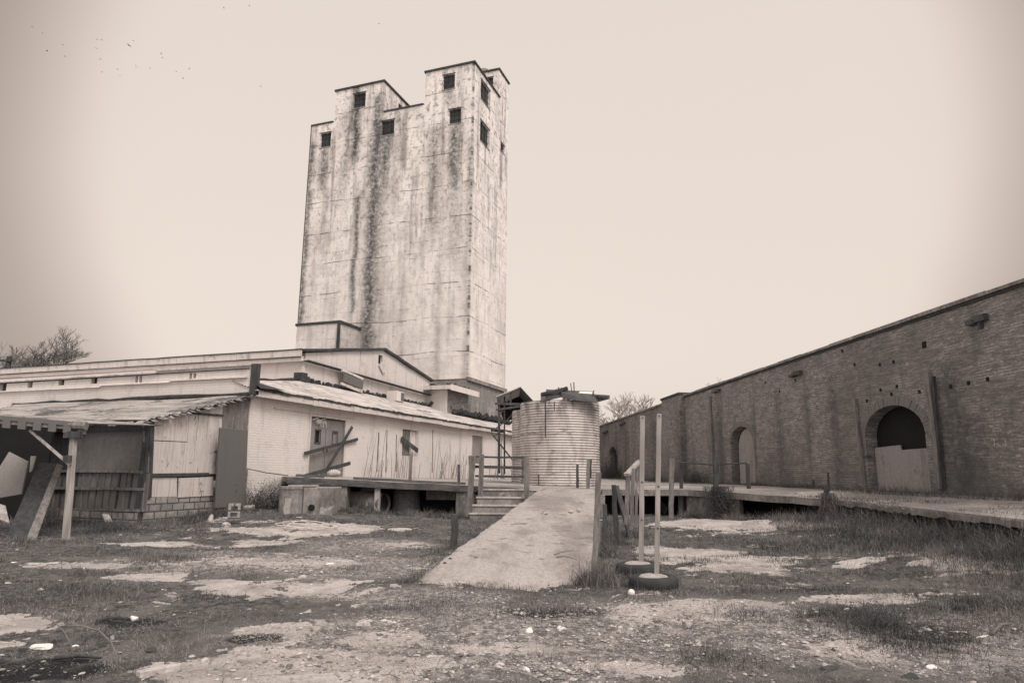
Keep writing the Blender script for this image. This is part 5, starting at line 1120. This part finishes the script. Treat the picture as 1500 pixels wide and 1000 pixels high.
# weeds spread over slab cracks
n2 = 14000; u2 = 9+RNG.random(n2)*22; of2 = RNG.random(n2)*3; k2 = vnoise(u2*.6, of2*2.5, 4, 44) > .56; u2, of2 = u2[k2], of2[k2]; n2 = len(u2)
X2 = P0.x+lx.x*u2+ly.x*of2; Y2 = P0.y+lx.y*u2+ly.y*of2; bl2 = blades(n2, X2, Y2, .02+.07*RNG.random(n2)**2, .005+.0005*Y2, np.clip(.05+.5*RNG.random(n2)**2, 0, 1), .9, 3, zf=np.clip(1.07-.06*of2, .88, 1.08))
okk = None
V_ = np.concatenate([bl[0], bl2[0]]); F_2 = np.concatenate([bl[1], bl2[1]+len(bl[0])]); o = fastmesh('weeds', V_, F_2, 'grass', {'tint': np.concatenate([bl[2], bl2[2]])}); tag(o, 'weeds growing on the right dock at the foot of the brick wall', 'weeds', kind='stuff')

def shrub(base, rx, rz, n, label, mat='twig', seed=0, r=.006, leaf=True, hang=False, lf=.03):
    rnd = random.Random(seed); m_ = MB(); base = Vector(base)
    for i in range(n):
        p = base+Vector((rnd.gauss(0, rx*.35), rnd.gauss(0, rx*.3), 0)); d = Vector((rnd.uniform(-.8, .8), rnd.uniform(-.6, .6), 1)).normalized(); pts = [p]; h = rz*rnd.uniform(.45, 1.1)
        if hang: p = p+Vector((0, 0, rz)); pts = [p]; d = Vector((rnd.uniform(-.3, .3), rnd.uniform(-.4, 0), -1)).normalized()
        for k in range(4): d = (d+Vector((rnd.uniform(-.4, .4), rnd.uniform(-.4, .4), rnd.uniform(-.35, .2)))).normalized(); pts.append(pts[-1]+d*h/4)
        m_.tube(pts, [r, r*.9, r*.7, r*.5, r*.3], 3, cap=False)
        if leaf:
            for k in range(1, 5):
                for _ in range(3):
                    q = pts[k]+Vector([rnd.gauss(0, .05) for _ in range(3)]); a = Vector([rnd.uniform(-1, 1) for _ in range(3)]).normalized()*rnd.uniform(.4, 1)*lf; b = Vector([rnd.uniform(-1, 1) for _ in range(3)]).normalized()*rnd.uniform(.3, .7)*lf; m_.add([q-a, q-b, q+a, q+b], [(0, 1, 2, 3)])
    return tag(m_.build('shrub', mat), label, 'shrub')
M['leaf_dark'] = wmat('dull_leaves', .095, .06, scale=8, fa=.2)
p = LT(385, 715, -.5); shrub(L(p[0], p[1], .3), 1.2, .95, 220, 'dark leafy bush between the leaning door and the concrete tank', 'leaf_dark', 1)
p = LT(425, 690, -1.2); shrub(L(p[0]-.6, p[1], .9), .5, .6, 30, 'thin reddish sprigs behind the concrete tank', 'twig', 2, leaf=False)
shrub(wp(WY(905, 680)[0], 1.1, .5), 2.4, 1.9, 260, 'dark scrub beneath the small far arch in the brick wall', 'leaf_dark', 3, r=.012)
shrub(wp(WY(1030, 690)[0], 1.1, .5), 1.6, .8, 120, 'low scrub at the brick wall near the pilaster', 'leaf_dark', 4, r=.01)
shrub(Vector((vp_.x, vp_.y-.3, .15)), .55, 1.0, 200, 'matted dead vines hanging round the post at the right dock', 'leaf_dark', 5, hang=True)
q = dl(1205); shrub(Vector((q.x, q.y-.35, .3)), .45, .75, 110, 'tangle of roots hanging below the leaning stump', 'twig', 6, leaf=False, hang=True)
for px, py, rx, rz, n, lb_, sd_ in ((1290,925,.45,.3,130,'low twiggy bush of dark weeds in the right foreground',7),(1375,800,1.2,.45,220,'rough bramble clump below the right dock edge',8),(1468,795,1.0,.5,200,'dark bramble clump at the right edge below the dock',9),(1290,775,1.0,.4,160,'bramble clump on the bank beside the dock corner',10),(160,780,.9,.28,140,'low dark weeds along the shed blocks',11)):
    c = onG(px, py); shrub(c, rx, rz, int(n*1.6), lb_, 'leaf_dark', sd_, r=.004, lf=.0011*c.y+.002)
# fallen twigs and arcs
def arcwire(pts, label, mat='metal_dark', r=.006, name='bent_wire'):
    m_ = MB(); P_ = []
    for x, y, h in pts: c = onG(x, y); P_.append(c)
    base = [AY(x, y, P_[0].y if False else AZ(pts[-1][0], pts[-1][1], 0).y+h) for x, y, h in pts]
    m_.tube(base, r, 6); return tag(m_.build(name, mat, smooth=True), label, 'wire')
arcwire([(107,937,0),(106,960,0)][::-1] and [(36,903,.45),(60,901,.4),(80,910,.3),(95,926,.15),(104,944,.05),(107,960,0)], 'thin dark wire arching over the dirt at lower left', 'twig')
arcwire([(88,917,.5),(120,916,.4),(145,923,.3),(163,940,.15),(172,962,.05),(172,980,0),(169,996,0)], 'longer dark wire arch beside the smaller one at lower left', 'twig')
def stick(a, b, r, mat, label, lift=.03):
    A_1 = onG(*a); B_1 = onG(*b); mid = A_1.lerp(B_1, .5)+Vector((0, 0, lift*2)); m_ = MB(); m_.tube([A_1+Vector((0, 0, r)), mid, B_1+Vector((0, 0, r))], [r, r*.8, r*.4], 5); return tag(m_.build('branch', mat, smooth=True), label, 'branch')
stick((1290, 948), (1345, 940), .014, 'twig', 'dead branch lying in the low bush at right foreground', .015)
stick((1250, 903), (1298, 908), .01, 'twig', 'curved thin stick on pale gravel at right', .08)
stick((1452, 932), (1482, 916), .02, 'bark', 'dark stick at the right edge of the yard')
stick((80, 967), (150, 967), .02, 'wood_dark', 'ragged dark branch lying at the lower left corner', .02)
for i, (a, b) in enumerate((((812, 812), (850, 806)), ((815, 816), (845, 819)))):
    m_ = MB(); A_1 = AZ(*a, .22); B_1 = AZ(*b, .24); m_.tube([A_1, A_1.lerp(B_1, .3)+Vector((0, .05, .02)), A_1.lerp(B_1, .6)+Vector((0, -.04, .03)), B_1], [.009, .008, .006, .003], 5); tag(m_.build('branch', 'twig'), ('upper' if i == 0 else 'lower')+' thin twig lying across the right side of the ramp', 'branch')
rt = random.Random(5); m_ = MB()
for i in range(420):
    x = rt.uniform(-60, 1560); y = 790+rt.random()**.8*215; c = AZ(x, y, 0)
    if inramp(np.array([c.x]), np.array([c.y]))[0] or blocked(np.array([c.x]), np.array([c.y]))[0]: continue
    a = rt.uniform(0, pi); l_ = rt.uniform(.04, .22); d = Vector((cos(a), sin(a), 0))*l_; z = G(c.x, c.y)+.035; r = rt.uniform(.0015, .004)
    m_.tube([Vector((c.x, c.y, z)), Vector((c.x, c.y, z+.012))+d*.5+Vector((rt.uniform(-.01, .01), rt.uniform(-.01, .01), 0)), Vector((c.x, c.y, z))+d], [r, r, r*.5], 3, cap=False)
tag(m_.build('twig_litter', 'twig'), 'broken twigs strewn all over the yard', 'twigs', kind='stuff')
# pieces of rubble
def rock(c, sx_, sy_, sz_, seed, rot=0., mat='stone', ang=.25):
    rnd = random.Random(seed); import bmesh; b = bmesh.new(); bmesh.ops.create_icosphere(b, subdivisions=2, radius=1)
    dirs = [Vector([rnd.gauss(0, 1) for _ in range(3)]).normalized() for _ in range(6)]; m_ = MB(); vs = []
    R_ = Matrix.Rotation(rot, 3, 'Z') @ Matrix.Rotation(rnd.uniform(-.2, .2), 3, 'X')
    for v in b.verts:
        co = v.co.copy()
        for d in dirs:
            k = co.dot(d)
            if k > .62: co -= d*(k-.62)
        co *= 1+rnd.uniform(-.06, .06); vs.append(Vector(c)+R_ @ Vector((co.x*sx_*.6, co.y*sy_*.6, co.z*sz_*.7+sz_*.25)))
    fs = [tuple(v.index for v in f.verts) for f in b.faces]; b.free(); m_.add(vs, fs); return m_
ROCKS = [(62,949,.16,.13,.05,'litter','large flat pale slab piece at the lower left'),(111,947,.07,.05,.03,'litter','small white chip right of the large pale slab piece'),
 (196,907,.07,.05,.05,'litter','white lump in the dirt at mid left'),(233,889,.12,.04,.03,'stone','long flat pale stone left of the bare patch'),(313,903,.08,.05,.03,'litter','white flat stone above the dark hollow'),
 (417,905,.10,.05,.03,'litter','white flat stone near the corner of the bare pad'),(452,897,.06,.04,.03,'stone','small stone right of the pad corner'),(533,917,.13,.09,.08,'stone','rounded pale rock between bare pad and gravel'),(540,911,.06,.05,.04,'stone','small knob of rock behind the rounded pale rock'),
 (222,956,.07,.06,.06,'stone_dark','dark lump of debris left of the bare pad'),(238,824,.10,.08,.06,'stone','pale rock by the long tuft of grass at left'),(822,922,.09,.07,.05,'litter','white rock in the gravel below the ramp'),(776,926,.06,.05,.06,'litter','round white stone in the gravel below the ramp'),
 (632,963,.11,.07,.04,'stone','pale flat rock at the bottom centre'),(858,974,.08,.06,.04,'stone','pale angular stone at the bottom right of the gravel'),(770,983,.05,.04,.04,'litter','bright white pebble at the bottom middle'),(840,970,.10,.05,.03,'stone','flat pale flake near the bottom middle'),
 (1221,957,.05,.05,.06,'stone_dark','dark upright stub of rubble at lower right'),(1248,963,.22,.05,.02,'litter','long white splinter of board at lower right'),(1366,979,.07,.05,.04,'litter','white stone left of the bottom right corner'),(1387,973,.08,.05,.04,'stone','pale stone beside the white stone at lower right'),
 (1442,931,.2,.05,.02,'litter','long white strip lying at the right edge of the yard'),(1486,902,.10,.05,.05,'litter','white curled scrap near the right edge'),(1240,893,.08,.03,.03,'litter','small white scrap above the weeds at right'),(1215,981,.13,.09,.05,'stone_dark','dark flat lump at the bottom right'),(1332,993,.1,.07,.05,'stone_dark','dark lump at the bottom edge at right'),
 (331,770,.16,.13,.1,'stone','pale rock in the grass below the leaning door'),(309,762,.12,.1,.16,'stone','upright pale rock against the shed block base'),(992,903,.14,.05,.03,'litter','pale flat strip behind the tyres gravel'),(1100,870,.10,.06,.03,'stone','pale flat stone in the right hand grass'),(20,824,.12,.06,.03,'litter','white flake at the far left yard edge'),
 (92,892,.08,.04,.02,'litter','white chip in dirt at left below the grass'),(125,884,.09,.04,.02,'stone','pale chip beside the white chip at left'),(443,846,.10,.08,.05,'stone','pale stone on the gravel left of the ramp foot'),(483,828,.12,.07,.05,'litter','white stone on the rubble strip left of ramp')]
for i, (x, y, a, b, h, mt, lb_) in enumerate(ROCKS):
    c = onG(x, y); nm = 'scrap' if ('scrap' in lb_ or 'strip' in lb_ or 'splinter' in lb_) else 'rock'; k = 1.25
    tag(rock(c+Vector((0, 0, -.01)), a*k, b*k, h*k, i+50, random.uniform(-.4, .4), mt).build(nm, mt), lb_, nm)
c = onG(227, 990); m_ = MB(); m_.bar(c+Vector((-.07, -.12, .04)), c+Vector((.12, .12, .04)), .07, .06, seg=2, jit=.006); tag(m_.build('brick', 'stone', bevel=.008), 'single pale brick lying at the lower left by the bare pad', 'brick')
RR = [(760,762,.22,.18,'large broken lump of concrete on the ramp near its left edge'),(752,770,.14,.08,'smaller broken lump in front of the large ramp lump'),(775,766,.12,.07,'flat broken chip right of the large ramp lump'),(791,760,.1,.09,'dark sided chip on the middle of the ramp'),(848,748,.1,.05,'small pale chips high on the right of the ramp'),(836,750,.08,.04,'tiny pale chip high on the middle of the ramp'),(800,752,.08,.04,'pale chip high on the ramp left of centre'),(766,774,.15,.04,'flat scatter of crumbs below the ramp lump'),(659,819,.07,.04,'dark pebble on the lower left edge of the ramp'),(698,817,.1,.02,'dark flat leaf on the lower ramp'),(652,825,.07,.03,'dark chip on the bottom left corner of the ramp')]
for i, (x, y, a, h, lb_) in enumerate(RR):
    z = .5
    for _ in range(8): P_ = AZ(x, y, z); v = min(max((P_.y-9.7)/13.4, 0), 1); z = v**1.08+(.03+G(P_.x, P_.y)*.6)*(1-v)
    mt = 'stone_dark' if 'dark' in lb_ else 'stone'; tag(rock(P_, a, a*.8, h, i+200, i, mt).build('rubble_chip', mt), lb_, 'rubble')
# gravel as one object
N = 95000; Yp = 4.4*(22/4.4)**RNG.random(N)**1.15; Xp = (RNG.random(N)*2-1)*Yp*.80; gm = blob(Xp, Yp, GRAV)
ok = (RNG.random(N) < np.clip(gm*1.1*(vnoise(Xp*1.5, Yp*1.5, 3, 51)*1.6-.2), .05, 1)) & ~blocked(Xp, Yp); Xp, Yp = Xp[ok], Yp[ok]; N = len(Xp)
sz = (.005+.026*RNG.random(N)**4.5)*(.8+.035*Yp)
ico = np.array([(1,0,0),(-1,0,0),(0,1,0),(0,-1,0),(0,0,1),(.5,.6,.55),(-.6,.5,.5),(-.5,-.6,.55),(.6,-.5,.5)]); icf = np.array([(0,2,5),(2,6,5),(6,4,5),(2,1,6),(1,3,7),(1,7,6),(7,4,6),(3,0,8),(3,8,7),(8,4,7),(0,5,8),(8,5,4)])
rot = RNG.random(N)*2*pi; jit_ = 1+(RNG.random((N, 9, 3))-.5)*.6; B = ico[None]*jit_*sz[:, None, None]*np.stack([.9+.8*RNG.random(N), .6+.5*RNG.random(N), .25+.45*RNG.random(N)], -1)[:, None, :]; c_, s_ = np.cos(rot)[:, None], np.sin(rot)[:, None]
V = np.stack([B[..., 0]*c_-B[..., 1]*s_+Xp[:, None], B[..., 0]*s_+B[..., 1]*c_+Yp[:, None], B[..., 2]+gz(Xp, Yp)[:, None]+.014+.012*(padmask(Xp, Yp) > .5)[:, None]], -1)
F = (icf[None]+(np.arange(N)*9)[:, None, None]).reshape(-1, 3)
o = fastmesh('gravel', V.reshape(-1, 3), F, 'gravel', {'tint': np.repeat(np.clip(RNG.random(N)**1.2, 0, 1), 9)}); tag(o, 'loose pale gravel and chips strewn over the yard', 'gravel', kind='stuff')

# ================================================================== BIRDS
BP = [(47,40),(62,49),(69,75),(92,66),(95,83),(142,58),(149,59),(141,71),(189,67),(195,60),(147,87),(149,106),(172,102),(176,111),(199,96),(199,99),(220,100),(236,79),(238,85),(258,105),(277,101),(268,115),(328,12),(365,9),(382,127),(555,35)]
m_ = MB(); m_.tube([(-.16, 0, 0), (-.08, 0, .01), (.06, 0, .01), (.15, 0, .02)], [.01, .045, .045, .01], 6)
m_.add([(-.05, .03, .02), (.06, .03, .02), (.03, .2, .09), (-.03, .36, .05), (-.07, .2, .08)], [(0, 1, 2, 4), (4, 2, 3)]); m_.add([(-.05, -.03, .02), (.06, -.03, .02), (.03, -.2, .09), (-.03, -.36, .05), (-.07, -.2, .08)], [(4, 2, 1, 0), (3, 2, 4)])
bd0 = m_.build('bird', 'bird', M4=Matrix.Identity(4))
for i, (x, y) in enumerate(BP):
    o = bd0 if i == 0 else bd0.copy()
    if i: S.collection.objects.link(o)
    big = (x, y) in ((69, 75), (189, 67)); p = AY(x, y, 80+random.uniform(-6, 6)); o.matrix_world = Matrix.Translation(p) @ Matrix.Rotation(random.uniform(0, 6.28), 4, 'Z') @ Matrix.Rotation(random.uniform(-.5, .5), 4, 'X') @ Matrix.Scale(.95 if big else .52, 4)
    tag(o, 'tiny dark bird flying in the pale sky at upper left', 'bird', 'birds flying in the pale sky')
